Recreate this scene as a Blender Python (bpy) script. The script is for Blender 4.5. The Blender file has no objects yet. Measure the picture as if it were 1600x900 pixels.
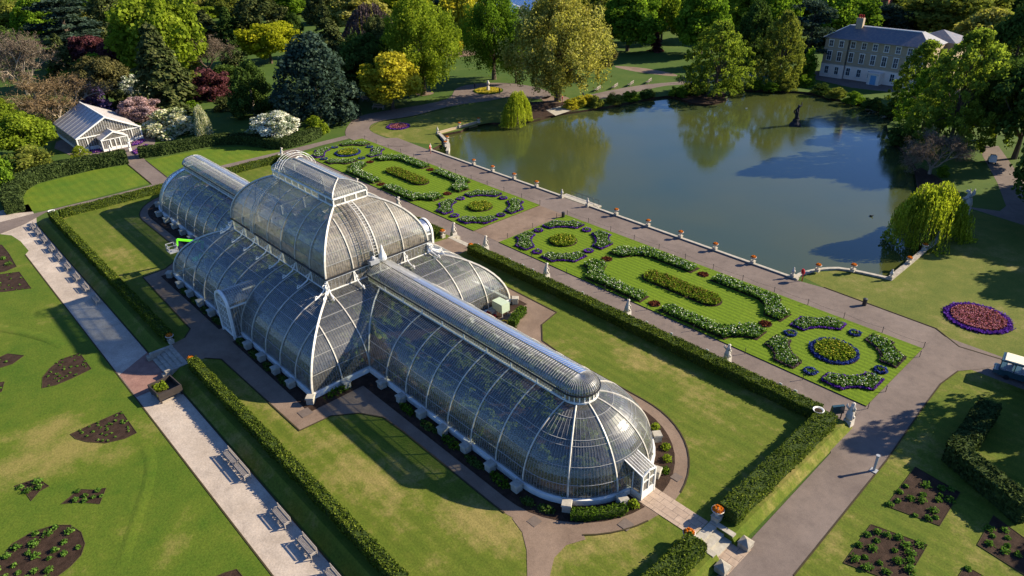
import bpy, bmesh, math, random
import numpy as np
from mathutils import Vector, Matrix
C = bpy.context.scene.collection
SC = bpy.context.scene
R_ = math.radians
rng = np.random.default_rng(7)
random.seed(7)
# ------------------------------------------------------------------ camera
CAM = np.array([84.44822, -42.10807, 49.71516]); YAW, PIT, ROL, FPX = R_(137.57995), R_(28.91095), R_(-1.32275), 1103.42
_f = np.array([math.cos(PIT)*math.cos(YAW), math.cos(PIT)*math.sin(YAW), -math.sin(PIT)])
_s = np.array([math.sin(YAW), -math.cos(YAW), 0.0]); _u = np.cross(_s, _f)
S_ = _s*math.cos(ROL)+_u*math.sin(ROL); U_ = -_s*math.sin(ROL)+_u*math.cos(ROL)
cd = bpy.data.cameras.new('camera'); cam = bpy.data.objects.new('camera', cd); C.objects.link(cam)
cam.matrix_world = Matrix(((S_[0], U_[0], -_f[0], CAM[0]), (S_[1], U_[1], -_f[1], CAM[1]), (S_[2], U_[2], -_f[2], CAM[2]), (0, 0, 0, 1)))
cd.sensor_width = 36; cd.lens = FPX/1600*36; cd.clip_start = 0.5; cd.clip_end = 4000
SC.camera = cam
# ------------------------------------------------------------------ sky and sun
SUN_AZ, SUN_EL = R_(59), R_(28)
w = bpy.data.worlds.new('World'); SC.world = w; w.use_nodes = True
nt = w.node_tree; bg = nt.nodes['Background']; sky = nt.nodes.new('ShaderNodeTexSky')
sky.sky_type = 'NISHITA'; sky.sun_disc = False; sky.sun_elevation = SUN_EL; sky.sun_rotation = math.pi/2-SUN_AZ
sky.air_density = 1.0; sky.dust_density = 0.6; sky.ozone_density = 4.0
tn = nt.nodes.new('ShaderNodeMix'); tn.data_type = 'RGBA'; tn.blend_type = 'MULTIPLY'; tn.inputs[0].default_value = 1; tn.inputs[7].default_value = (.7, .92, 1.3, 1)
nt.links.new(sky.outputs[0], tn.inputs[6]); nt.links.new(tn.outputs[2], bg.inputs[0]); bg.inputs[1].default_value = 0.065
sl = bpy.data.lights.new('sun', 'SUN'); sl.energy = 5.0; sl.angle = R_(0.5); sl.color = (1, 0.87, 0.66)
so = bpy.data.objects.new('sun', sl); C.objects.link(so)
sd = Vector((math.cos(SUN_EL)*math.cos(SUN_AZ), math.cos(SUN_EL)*math.sin(SUN_AZ), math.sin(SUN_EL)))
so.rotation_euler = sd.to_track_quat('Z', 'Y').to_euler(); so.location = (0, 0, 80)
SC.view_settings.view_transform = 'Standard'; SC.view_settings.look = 'None'
SC.view_settings.exposure = 1.2; SC.view_settings.gamma = 1
SC.cycles.max_bounces = 8; SC.cycles.transparent_max_bounces = 16; SC.cycles.diffuse_bounces = 2; SC.cycles.glossy_bounces = 3
SC.cycles.transmission_bounces = 4; SC.cycles.use_denoising = True; SC.cycles.caustics_reflective = False; SC.cycles.caustics_refractive = False
# ------------------------------------------------------------------ helpers
ZG = -0.8      # level of the surrounding gardens; the glasshouse terrace is z = 0
def G(px, py, z=ZG):
    d = _f*FPX + S_*(px-800) - U_*(py-450); t = (z-CAM[2])/d[2]; p = CAM+d*t
    return (float(p[0]), float(p[1]))
def GP(pts, z=ZG): return [G(x, y, z) for x, y in pts]
def px_of(P):
    d = np.array(P)-CAM; z = d@_f
    return 800+FPX*(d@S_)/z, 450-FPX*(d@U_)/z, z
def tag(o, label=None, cat=None, group=None, kind=None):
    if label: o['label'] = label
    if cat: o['category'] = cat
    if group: o['group'] = group
    if kind: o['kind'] = kind
    return o
def empty(name, loc=(0, 0, 0), rz=0, label=None, cat=None, group=None):
    o = bpy.data.objects.new(name, None); C.objects.link(o); o.location = loc; o.rotation_euler.z = rz
    return tag(o, label, cat, group)
def link(name, me, parent=None):
    o = bpy.data.objects.new(name, me); C.objects.link(o)
    if parent: o.parent = parent
    return o
def copy_tree(o, parent=None, kids=None):
    c = o.copy(); C.objects.link(c); c.parent = parent
    for ch in list(o.children): copy_tree(ch, c)
    return c
class MB:
    def __init__(s): s.v = []; s.f = []; s.m = []
    def add(s, vs, fs, m=0):
        n = len(s.v); s.v += [tuple(map(float, a)) for a in vs]; s.f += [tuple(n+i for i in f) for f in fs]; s.m += [m]*len(fs)
        return s
    def box(s, c, d, rz=0, m=0, tap=1.0):
        x, y, z = d[0]/2, d[1]/2, d[2]/2; cc, ss = math.cos(rz), math.sin(rz)
        vs = []
        for k, t in ((-1, 1.0), (1, tap)):
            for a, b in ((-1, -1), (1, -1), (1, 1), (-1, 1)):
                X, Y = a*x*t, b*y*t
                vs.append((c[0]+X*cc-Y*ss, c[1]+X*ss+Y*cc, c[2]+k*z))
        return s.add(vs, [(3, 2, 1, 0), (4, 5, 6, 7), (0, 1, 5, 4), (1, 2, 6, 5), (2, 3, 7, 6), (3, 0, 4, 7)], m)
    def prism(s, poly, z0, z1, m=0, mt=None):
        a = sum(poly[i][0]*poly[(i+1) % len(poly)][1]-poly[(i+1) % len(poly)][0]*poly[i][1] for i in range(len(poly)))
        if a < 0: poly = poly[::-1]
        n = len(poly); vs = [(x, y, z0) for x, y in poly]+[(x, y, z1) for x, y in poly]
        s.add(vs, [tuple(range(n, 2*n))], m if mt is None else mt)
        s.add(vs, [tuple(range(n-1, -1, -1))]+[(i, (i+1) % n, n+(i+1) % n, n+i) for i in range(n)], m)
        return s
    def tube(s, pts, r, n=6, m=0, cap=True):
        pts = [Vector(p) for p in pts]; rs = r if isinstance(r, (list, tuple)) else [r]*len(pts)
        rings = []; t0 = (pts[1]-pts[0]).normalized()
        ref = Vector((0, 0, 1)) if abs(t0.z) < .9 else Vector((1, 0, 0))
        a = t0.cross(ref).normalized()
        for i, p in enumerate(pts):
            t = (pts[min(i+1, len(pts)-1)]-pts[max(i-1, 0)]).normalized()
            a = (a-t*a.dot(t)).normalized(); b = t.cross(a)
            rings.append([p+(a*math.cos(2*math.pi*k/n+.785)+b*math.sin(2*math.pi*k/n+.785))*rs[i] for k in range(n)])
        vs = [v for rg in rings for v in rg]; L = len(pts)
        fs = [(i*n+k, i*n+(k+1) % n, (i+1)*n+(k+1) % n, (i+1)*n+k) for i in range(L-1) for k in range(n)]
        if cap: fs += [tuple(range(n-1, -1, -1)), tuple((L-1)*n+k for k in range(n))]
        return s.add(vs, fs, m)
    def lathe(s, prof, n=12, c=(0, 0, 0), m=0):
        L = len(prof); vs = [(c[0]+r*math.cos(2*math.pi*k/n), c[1]+r*math.sin(2*math.pi*k/n), c[2]+z) for r, z in prof for k in range(n)]
        fs = [(i*n+k, i*n+(k+1) % n, (i+1)*n+(k+1) % n, (i+1)*n+k) for i in range(L-1) for k in range(n)]
        fs += [tuple(range(n-1, -1, -1)), tuple((L-1)*n+k for k in range(n))]
        return s.add(vs, fs, m)
    def build(s, name, mats, parent=None, smooth=False):
        me = bpy.data.meshes.new(name); me.from_pydata(s.v, [], s.f)
        if not isinstance(mats, (list, tuple)): mats = [mats]
        for m in mats: me.materials.append(m)
        me.polygons.foreach_set('material_index', s.m)
        if smooth: me.polygons.foreach_set('use_smooth', [True]*len(s.f))
        me.validate(); me.update()
        return link(name, me, parent)
def sweep_rect(mb, path, hw, z0, z1, m=0):
    P = [np.array(p, float) for p in path]; n = len(P); vs = []
    for i in range(n):
        d = P[min(i+1, n-1)]-P[max(i-1, 0)] if 0 < i < n-1 else (P[1]-P[0] if i == 0 else P[-1]-P[-2]); d = d/np.linalg.norm(d); nn = np.array((-d[1], d[0])); k = 1.0
        if 0 < i < n-1:
            a = (P[i]-P[i-1])/np.linalg.norm(P[i]-P[i-1]); b_ = (P[i+1]-P[i])/np.linalg.norm(P[i+1]-P[i]); na = np.array((-a[1], a[0])); nb = np.array((-b_[1], b_[0])); nn = na+nb; nn = nn/np.linalg.norm(nn); k = 1/max(.3, nn@na)
        for s_, z in ((-1, z0), (1, z0), (1, z1), (-1, z1)): q = P[i]+nn*hw*k*s_; vs.append((q[0], q[1], z))
    fs = [(i*4+j, i*4+(j+1) % 4, i*4+4+(j+1) % 4, i*4+4+j) for i in range(n-1) for j in range(4)]+[(3, 2, 1, 0), tuple((n-1)*4+j for j in range(4))]
    return mb.add(vs, fs, m)
class Cloud:      # many small leaf faces
    def __init__(s): s.V = []; s.a = []; s.m = []
    def quads(s, P, N, size, jit=.6, asp=1.0, m=0, v=None, vert=False):
        P = np.asarray(P, float); n = len(P)
        if n == 0: return
        N = np.broadcast_to(np.asarray(N, float), P.shape)+rng.normal(0, jit, P.shape)
        N = N/np.maximum(np.linalg.norm(N, axis=1, keepdims=True), 1e-6)
        Q = rng.normal(0, 1, P.shape)
        if vert: Q = np.tile([0, 0, 1.0], (n, 1))+rng.normal(0, .12, P.shape); N[:, 2] *= .25
        T = np.cross(N, Q); T /= np.maximum(np.linalg.norm(T, axis=1, keepdims=True), 1e-6); B = np.cross(N, T); B /= np.maximum(np.linalg.norm(B, axis=1, keepdims=True), 1e-6)
        sz = (np.asarray(size)*rng.uniform(.65, 1.25, n))[:, None]/2
        s.V.append(np.stack([P-T*sz-B*sz*asp, P+T*sz-B*sz*asp*.8, P+T*sz*.7+B*sz*asp, P-T*sz*.7+B*sz*asp], 1))
        s.a.append(np.clip(rng.normal(.5, .2, n) if v is None else np.asarray(v)+rng.normal(0, .14, n), 0, 1)); s.m.append(np.full(n, m))
    def mesh(s, name, mats):
        V = np.concatenate(s.V).reshape(-1, 3); a = np.concatenate(s.a); m = np.concatenate(s.m).astype(np.int32); n = len(a)
        me = bpy.data.meshes.new(name); me.vertices.add(n*4); me.vertices.foreach_set('co', V.astype(np.float32).ravel())
        me.loops.add(n*4); me.loops.foreach_set('vertex_index', np.arange(n*4, dtype=np.int32))
        me.polygons.add(n); me.polygons.foreach_set('loop_start', np.arange(0, n*4, 4, dtype=np.int32))
        me.update(calc_edges=True)
        for x in (mats if isinstance(mats, (list, tuple)) else [mats]): me.materials.append(x)
        me.polygons.foreach_set('material_index', m)
        at = me.attributes.new('v', 'FLOAT', 'FACE'); at.data.foreach_set('value', a.astype(np.float32))
        me.update(); return me
# ------------------------------------------------------------------ materials
def new_mat(name):
    m = bpy.data.materials.new(name); m.use_nodes = True; t = m.node_tree; b = t.nodes['Principled BSDF']; return m, t, b
def nd(t, typ, **k):
    n = t.nodes.new(typ)
    for a, v in k.items(): setattr(n, a, v)
    return n
def mapping_noise(t, scale, detail=3, vec=None, rough=.6):
    n = nd(t, 'ShaderNodeTexNoise'); n.inputs['Scale'].default_value = scale; n.inputs['Detail'].default_value = detail; n.inputs['Roughness'].default_value = rough
    if vec is None:
        tc = nd(t, 'ShaderNodeTexCoord'); vec = tc.outputs['Object']
    t.links.new(vec, n.inputs['Vector']); return n.outputs['Fac']
def ramp(t, fac, stops):
    r = nd(t, 'ShaderNodeValToRGB'); e = r.color_ramp.elements
    while len(e) > 1: e.remove(e[0])
    e[0].position = stops[0][0]; e[0].color = (*stops[0][1], 1)
    for p, c in stops[1:]:
        x = e.new(p); x.color = (*c, 1)
    t.links.new(fac, r.inputs['Fac']); return r.outputs['Color']
def mixc(t, fac, a, b, mode='MIX'):
    m = nd(t, 'ShaderNodeMix', data_type='RGBA', blend_type=mode)
    for s_, v in ((0, fac), (6, a), (7, b)):
        if hasattr(v, 'is_linked') or hasattr(v, 'links'): t.links.new(v, m.inputs[s_])
        else: m.inputs[s_].default_value = v if s_ == 0 else (*v, 1)
    return m.outputs[2]
def mathn(t, op, a, b=None, clamp=False):
    m = nd(t, 'ShaderNodeMath', operation=op); m.use_clamp = clamp
    for i, v in enumerate((a, b)):
        if v is None: continue
        if hasattr(v, 'links'): t.links.new(v, m.inputs[i])
        else: m.inputs[i].default_value = v
    return m.outputs[0]
def bump(t, b, h, strength=.4, dist=.05):
    n = nd(t, 'ShaderNodeBump'); n.inputs['Strength'].default_value = strength; n.inputs['Distance'].default_value = dist
    t.links.new(h, n.inputs['Height']); t.links.new(n.outputs[0], b.inputs['Normal'])
def plain(name, c, rough=.6, var=.15, scale=3, metal=0.0, bmp=0.0):
    m, t, b = new_mat(name)
    f = mapping_noise(t, scale, 4)
    col = ramp(t, f, [(.25, tuple(x*(1-var) for x in c)), (.75, tuple(min(1, x*(1+var)) for x in c))])
    t.links.new(col, b.inputs['Base Color']); b.inputs['Roughness'].default_value = rough; b.inputs['Metallic'].default_value = metal
    if rough > .75: b.inputs['Specular IOR Level'].default_value = .12
    if bmp: bump(t, b, mapping_noise(t, scale*4, 3), bmp, .03)
    return m
def two(name, c1, c2, scale=.4, c3=None, rough=.9, fine=6.0, bmp=.3):
    m, t, b = new_mat(name)
    f1 = mapping_noise(t, scale, 5, rough=.65); f2 = mapping_noise(t, fine, 4, rough=.8)
    st = [(.35, c1), (.62, c2)]
    if c3: st.append((.75, c3))
    col = ramp(t, f1, st)
    f3 = mapping_noise(t, .9, 6, rough=.75); col = mixc(t, 1.0, col, ramp(t, f3, [(.3, (.84, .84, .85)), (.5, (1, 1, 1)), (.72, (1.14, 1.12, 1.1))]), 'MULTIPLY')
    v = ramp(t, f2, [(.25, (.72, .72, .72)), (.75, (1.25, 1.25, 1.25))])
    t.links.new(mixc(t, 1.0, col, v, 'MULTIPLY'), b.inputs['Base Color']); b.inputs['Roughness'].default_value = rough; b.inputs['Specular IOR Level'].default_value = .12
    if bmp: bump(t, b, f2, bmp, .05)
    return m
def grass(name, green, olive, tan, tan_at=.62, scale=.06, stripe=None, sharp=.1, patches=()):
    m, t, b = new_mat(name)
    tc = nd(t, 'ShaderNodeTexCoord'); vec = tc.outputs['Object']
    big = mapping_noise(t, scale, 6, vec, .6); mid = mapping_noise(t, scale*6, 5, vec, .75); fine = mapping_noise(t, 5.0, 4, vec, .8)
    mm = mathn(t, 'ADD', mathn(t, 'MULTIPLY', big, .5), mathn(t, 'MULTIPLY', mid, .5))
    for (ax, ay), (bx, by), hw, amt in patches:
        L = math.hypot(bx-ax, by-ay)/2; mp = nd(t, 'ShaderNodeMapping', vector_type='TEXTURE'); mp.inputs['Location'].default_value = ((ax+bx)/2, (ay+by)/2, 0); mp.inputs['Rotation'].default_value = (0, 0, math.atan2(by-ay, bx-ax)); mp.inputs['Scale'].default_value = (L*1.4, hw*1.5, 1000)
        t.links.new(vec, mp.inputs[0]); g = nd(t, 'ShaderNodeTexGradient', gradient_type='SPHERICAL'); t.links.new(mp.outputs[0], g.inputs[0]); mm = mathn(t, 'ADD', mm, mathn(t, 'MULTIPLY', mathn(t, 'POWER', g.outputs['Fac'], .7), amt))
    col = ramp(t, mm, [(tan_at-.2, green), (tan_at-.04, olive), (tan_at+sharp, tan)])
    v = ramp(t, fine, [(.25, (.52, .56, .5)), (.75, (1.42, 1.38, 1.4))])
    col = mixc(t, 1.0, col, v, 'MULTIPLY')
    if stripe:
        sa = stripe[3] if len(stripe) > 3 else .13
        wv = nd(t, 'ShaderNodeTexWave', wave_type='BANDS' if stripe[0] != 'R' else 'RINGS', bands_direction='Y')
        if stripe[0] == 'R': wv.rings_direction = 'Z'
        mp = nd(t, 'ShaderNodeMapping'); mp.inputs['Location'].default_value = stripe[2]; t.links.new(vec, mp.inputs[0]); t.links.new(mp.outputs[0], wv.inputs['Vector'])
        wv.inputs['Scale'].default_value = stripe[1]; wv.inputs['Distortion'].default_value = .6; wv.inputs['Detail Scale'].default_value = .3
        sv = ramp(t, wv.outputs['Color'], [(.35, (1-sa, 1-sa*.9, 1-sa)), (.65, (1+sa, 1+sa*.85, 1+sa))])
        col = mixc(t, 1.0, col, sv, 'MULTIPLY')
    t.links.new(col, b.inputs['Base Color']); b.inputs['Roughness'].default_value = .95; b.inputs['Specular IOR Level'].default_value = .15
    bump(t, b, fine, .5, .05)
    return m
def leaf(name, c, c2=None, trans=.35, tip=None, nscale=4.0):
    m = bpy.data.materials.new(name); m.use_nodes = True; t = m.node_tree; t.nodes.clear()
    out = nd(t, 'ShaderNodeOutputMaterial'); a = nd(t, 'ShaderNodeAttribute', attribute_name='v')
    c2 = c2 or tuple(x*1.9 for x in c)
    st = [(.1, tuple(x*.55 for x in c)), (.5, c), (.9, c2)]
    if tip: st = [(.1, c), (.42, c2), (.55, tip)]
    col = ramp(t, a.outputs['Fac'], st)
    lf = mapping_noise(t, nscale, 3, rough=.7); col = mixc(t, 1.0, col, ramp(t, lf, [(.3, (.74, .78, .8)), (.5, (1, 1, 1)), (.7, (1.3, 1.2, 1.15))]), 'MULTIPLY')
    d = nd(t, 'ShaderNodeBsdfDiffuse'); tr = nd(t, 'ShaderNodeBsdfTranslucent'); mx = nd(t, 'ShaderNodeMixShader'); mx.inputs[0].default_value = trans
    t.links.new(col, d.inputs[0]); t.links.new(mixc(t, 1.0, col, (1.1, 1.15, .7), 'MULTIPLY'), tr.inputs[0])
    t.links.new(d.outputs[0], mx.inputs[1]); t.links.new(tr.outputs[0], mx.inputs[2])
    t.links.new(mx.outputs[0], out.inputs[0])
    return m
def glassmat(name, tint=(.68, .73, .7), dirt=.07, refl=1.85, dirtc=(.75, .75, .7), tl_=.02):
    m = bpy.data.materials.new(name); m.use_nodes = True; t = m.node_tree; t.nodes.clear()
    out = nd(t, 'ShaderNodeOutputMaterial'); tr = nd(t, 'ShaderNodeBsdfTransparent'); tr.inputs[0].default_value = (*tint, 1)
    gl = nd(t, 'ShaderNodeBsdfGlossy'); gl.inputs['Roughness'].default_value = .05
    g2 = nd(t, 'ShaderNodeBsdfGlossy'); g2.inputs['Roughness'].default_value = .42; gm = nd(t, 'ShaderNodeMixShader'); gm.inputs[0].default_value = .5
    t.links.new(gl.outputs[0], gm.inputs[1]); t.links.new(g2.outputs[0], gm.inputs[2])
    nn = nd(t, 'ShaderNodeTexNoise'); nn.inputs['Scale'].default_value = .9; nn.inputs['Detail'].default_value = 3
    tc = nd(t, 'ShaderNodeTexCoord'); t.links.new(tc.outputs['Object'], nn.inputs['Vector'])
    bp = nd(t, 'ShaderNodeBump'); bp.inputs['Strength'].default_value = .25; bp.inputs['Distance'].default_value = .05
    t.links.new(nn.outputs['Fac'], bp.inputs['Height']); t.links.new(bp.outputs[0], gl.inputs['Normal'])
    fr = nd(t, 'ShaderNodeFresnel'); fr.inputs['IOR'].default_value = refl
    ds = nd(t, 'ShaderNodeBsdfDiffuse'); ds.inputs[0].default_value = (*dirtc, 1); tl = nd(t, 'ShaderNodeBsdfTranslucent'); tl.inputs[0].default_value = (*dirtc, 1)
    dm = nd(t, 'ShaderNodeMixShader'); dm.inputs[0].default_value = tl_; t.links.new(ds.outputs[0], dm.inputs[1]); t.links.new(tl.outputs[0], dm.inputs[2])
    n2 = nd(t, 'ShaderNodeTexNoise'); n2.inputs['Scale'].default_value = 2.2; n2.inputs['Detail'].default_value = 5; t.links.new(tc.outputs['Object'], n2.inputs['Vector'])
    df = mathn(t, 'MULTIPLY', n2.outputs['Fac'], dirt*2)
    m1 = nd(t, 'ShaderNodeMixShader'); t.links.new(df, m1.inputs[0]); t.links.new(tr.outputs[0], m1.inputs[1]); t.links.new(dm.outputs[0], m1.inputs[2])
    m2 = nd(t, 'ShaderNodeMixShader'); t.links.new(fr.outputs[0], m2.inputs[0]); t.links.new(m1.outputs[0], m2.inputs[1]); t.links.new(gm.outputs[0], m2.inputs[2])
    t.links.new(m2.outputs[0], out.inputs[0]); return m
M = dict(
    white=plain('white_paint', (.72, .71, .66), .45, .12, 2), rib=plain('rib_paint', (.5, .47, .4), .45, .3, 1.5), bar=plain('glazing_bar_paint', (.34, .34, .32), .4, .15, 1),
    gutter_shadow_line=plain('black_gutter_shadow_line', (.02, .02, .022), .4), stone=plain('pale_stone', (.36, .33, .27), .85, .25, 2, bmp=.3), oldstone=plain('weathered_stone', (.3, .27, .22), .9, .35, 2, bmp=.4),
    statue=plain('statue_stone', (.45, .42, .37), .85, .25, 4), paving=None, soil=two('dark_soil', (.024, .014, .009), (.048, .029, .02), 1.2, fine=9, bmp=.9),
    tarmac=two('grey_tarmac', (.135, .107, .092), (.175, .14, .12), .15, fine=12, bmp=.2), tarmac2=two('brown_grey_path', (.16, .113, .082), (.21, .152, .112), .2, fine=10, bmp=.25),
    gravel=two('pale_hoggin_path', (.33, .275, .22), (.42, .355, .29), .3, (.47, .41, .34), fine=5, bmp=.3), brickpath=two('red_brick_paving', (.2, .11, .09), (.26, .15, .12), .8, fine=8),
    glass=glassmat('old_glass'), glassd=glassmat('lantern_glass', dirt=.2, tl_=.3, dirtc=(.82, .75, .64)), glassu=glassmat('misted_dome_glass', dirt=.34, tl_=.42, dirtc=(.82, .7, .54)), wood=plain('teak_bench', (.2, .15, .11), .7, .3, 4), darkwood=plain('dark_timber', (.03, .022, .018), .7, .3, 3),
    iron=plain('dark_iron', (.02, .02, .022), .5), red=plain('red_plastic', (.6, .02, .02), .4, .05), lime=plain('lime_paint', (.16, .75, .02), .35, .05), slate=None,
    grey=plain('grey_metal', (.3, .31, .32), .45, .1), gen=plain('pale_green_steel', (.42, .5, .36), .5, .1), yellow=plain('yellow_plastic', (.75, .5, .03), .5, .1),
    blueblack=plain('dark_blue_paint', (.025, .06, .075), .25, .1), cream=plain('cream_roof', (.75, .68, .5), .5, .1), rubber=plain('tyre_rubber', (.02, .02, .02), .8), skin=plain('skin', (.5, .3, .22), .6, .05),
    cloth=plain('dark_cloth', (.02, .022, .03), .9), redcloth=plain('red_cloth', (.4, .03, .03), .9), edge=plain('turf_edge', (.05, .04, .02), .95), dglass=plain('dark_window_glass', (.03, .04, .06), .08, .1), cover=plain('iron_cover', (.12, .09, .07), .7, .2),
)
M['hcore'] = plain('hedge_inside', (.035, .055, .012), .95, .3, 3)
M['bark'] = plain('bark', (.1, .075, .055), .9, .4, 3, bmp=.5); M['palebark'] = plain('pale_bark', (.3, .25, .19), .9, .3, 2)
m, t, b = new_mat('stone_paving'); tc = nd(t, 'ShaderNodeTexCoord'); br = nd(t, 'ShaderNodeTexBrick'); t.links.new(tc.outputs['Object'], br.inputs[0])
br.inputs['Color1'].default_value = (.3, .22, .16, 1); br.inputs['Color2'].default_value = (.36, .27, .2, 1); br.inputs['Mortar'].default_value = (.12, .09, .07, 1)
br.inputs['Scale'].default_value = 1.0; br.inputs['Brick Width'].default_value = 1.4; br.inputs['Row Height'].default_value = .75; br.inputs['Mortar Size'].default_value = .02
t.links.new(mixc(t, 1.0, br.outputs[0], ramp(t, mapping_noise(t, 3, 5), [(.3, (.8, .8, .8)), (.7, (1.15, 1.15, 1.15))]), 'MULTIPLY'), b.inputs['Base Color']); b.inputs['Roughness'].default_value = .85; M['paving'] = m
m, t, b = new_mat('slate_roof'); f = mapping_noise(t, 1.5, 6); t.links.new(ramp(t, f, [(.3, (.085, .09, .11)), (.5, (.11, .115, .13)), (.65, (.2, .15, .135))]), b.inputs['Base Color']); b.inputs['Roughness'].default_value = .5; M['slate'] = m
m, t, b = new_mat('yellow_brick'); tc = nd(t, 'ShaderNodeTexCoord'); mp = nd(t, 'ShaderNodeMapping'); mp.inputs['Rotation'].default_value = (R_(90), 0, 0); t.links.new(tc.outputs['Object'], mp.inputs[0])
br = nd(t, 'ShaderNodeTexBrick'); t.links.new(mp.outputs[0], br.inputs[0]); br.inputs['Color1'].default_value = (.36, .27, .16, 1); br.inputs['Color2'].default_value = (.42, .32, .2, 1); br.inputs['Mortar'].default_value = (.3, .26, .2, 1); br.inputs['Scale'].default_value = 2
t.links.new(br.outputs[0], b.inputs['Base Color']); b.inputs['Roughness'].default_value = .9; M['brick'] = m
m, t, b = new_mat('pond_water'); b.inputs['Base Color'].default_value = (.07, .08, .035, 1); b.inputs['Roughness'].default_value = .09; b.inputs['IOR'].default_value = 1.45
t.links.new(ramp(t, mapping_noise(t, .02, 3), [(.35, (.055, .062, .014)), (.65, (.032, .05, .024))]), b.inputs['Base Color'])
bump(t, b, mapping_noise(t, 1.6, 5), .16, .04)
rn = nd(t, 'ShaderNodeMapRange'); rn.inputs[1].default_value = .4; rn.inputs[2].default_value = .65; rn.inputs[3].default_value = .05; rn.inputs[4].default_value = .16; t.links.new(mapping_noise(t, .05, 4), rn.inputs[0]); t.links.new(rn.outputs[0], b.inputs['Roughness']); M['water'] = m
GREEN, OLIVE, TAN = (.055, .1, .012), (.1, .12, .022), (.24, .19, .07)
M['g_far'] = grass('park_grass', (.045, .085, .012), (.07, .105, .018), (.15, .14, .045), .66, .03)
M['g_terr'] = grass('terrace_lawn', (.06, .098, .008), (.095, .12, .014), (.21, .175, .055), .56, .1, ('B', .22, (0, .5, 0), .06), patches=[(G(700, 790, 0), G(820, 850, 0), 2.2, .17), (G(860, 860, 0), G(1010, 815, 0), 1.5, .13), (G(520, 700, 0), G(640, 780, 0), 3, .1), (G(170, 390, 0), G(225, 415, 0), 1.5, .14), (G(960, 530, 0), G(1100, 620, 0), 2.5, .1), (G(1150, 790), G(1290, 690), 1.6, .12), (G(380, 600, 0), G(470, 660, 0), 2, .1)])
M['g_rose'] = grass('rose_garden_lawn', (.052, .098, .007), (.085, .12, .011), (.19, .165, .045), .59, .05, patches=[(G(-60, 760), G(345, 640), 3.4, .17), (G(250, 900), G(300, 790), 1.2, .12), (G(0, 690), G(180, 640), 2, .1), (G(95, 690), G(140, 715), 1.2, .08)])
M['g_semi'] = grass('half_moon_lawn', (.06, .12, .008), (.1, .145, .01), (.16, .165, .02), .6, .05, ('B', .2, (0, 0, 0), .05))
M['g_east'] = grass('pondside_lawn', (.07, .1, .014), (.11, .125, .022), (.2, .17, .06), .56, .07)
M['g_str'] = grass('striped_turf', (.095, .155, .006), (.115, .17, .008), (.16, .18, .018), .7, .1, ('B', .42, (0, 0, 0)))
# ------------------------------------------------------------------ setting
def sheet(name, poly, z, mat, kind='structure'):
    me = bpy.data.meshes.new(name); bm = bmesh.new(); vs = [bm.verts.new((x, y, z)) for x, y in poly]; f = bm.faces.new(vs); bm.normal_update()
    if f.normal.z < 0: f.normal_flip()
    bmesh.ops.triangulate(bm, faces=bm.faces[:]); bm.to_mesh(me); me.materials.append(mat)
    return tag(link(name, me), kind=kind)
def arc(cx, cy, r, a0, a1, n=16): return [(cx+r*math.cos(R_(a0+(a1-a0)*i/n)), cy+r*math.sin(R_(a0+(a1-a0)*i/n))) for i in range(n+1)]
def smooth_poly(p, n=4, closed=True):
    out = []; L = len(p)
    for i in range(L if closed else L-1):
        a, b, c, d = [np.array(p[(i+k) % L] if closed else p[min(max(i+k, 0), L-1)]) for k in (-1, 0, 1, 2)]
        for j in range(n):
            t = j/n; out.append(tuple(.5*((2*b)+(-a+c)*t+(2*a-5*b+4*c-d)*t*t+(-a+3*b-3*c+d)*t**3)))
    if not closed: out.append(tuple(p[-1]))
    return out
ZW = -1.35
pond_far = smooth_poly(GP([(1470, 372), (1443, 392), (1428, 372), (1412, 352), (1428, 318), (1436, 290), (1428, 262), (1412, 240), (1393, 220), (1385, 200), (1396, 188), (1372, 172), (1340, 163), (1300, 156), (1262, 147), (1220, 145), (1175, 143), (1141, 146), (1134, 158), (1108, 165), (1078, 163), (1050, 153), (1010, 157), (960, 167), (905, 176), (868, 182), (832, 191), (790, 195), (758, 194), (745, 193)], ZW), 3, False)
pond = [(-44.6, 51.3), (45.2, 51.3)]+GP([(1251, 432), (1278, 424), (1310, 422), (1345, 427), (1390, 437)], ZG)+pond_far+GP([(720, 204), (693, 209), (685, 214), (690, 224)], ZG)
bm = bmesh.new(); big = [(-1400, -500), (500, -500), (500, 1500), (-1400, 1500)]
def loop(bm, pts, z):
    vs = [bm.verts.new((x, y, z)) for x, y in pts]; return vs, [bm.edges.new((vs[i], vs[(i+1) % len(vs)])) for i in range(len(vs))]
v1, e1 = loop(bm, big, ZG); v2, e2 = loop(bm, pond, ZG)
bmesh.ops.triangle_fill(bm, use_beauty=True, edges=e1+e2)
for f in bm.faces:
    f.normal_update()
    if f.normal.z < 0: f.normal_flip()
v3 = [bm.verts.new((x, y, ZW-.5)) for x, y in pond]
for i in range(len(pond)):
    j = (i+1) % len(pond); f = bm.faces.new((v2[i], v2[j], v3[j], v3[i])); f.material_index = 1
me = bpy.data.meshes.new('ground'); bm.to_mesh(me); me.materials.append(M['g_far']); me.materials.append(M['soil']); tag(link('ground', me), kind='structure')
sheet('water', [(x, y) for x, y in pond], ZW, M['water'])
e = .015
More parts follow.
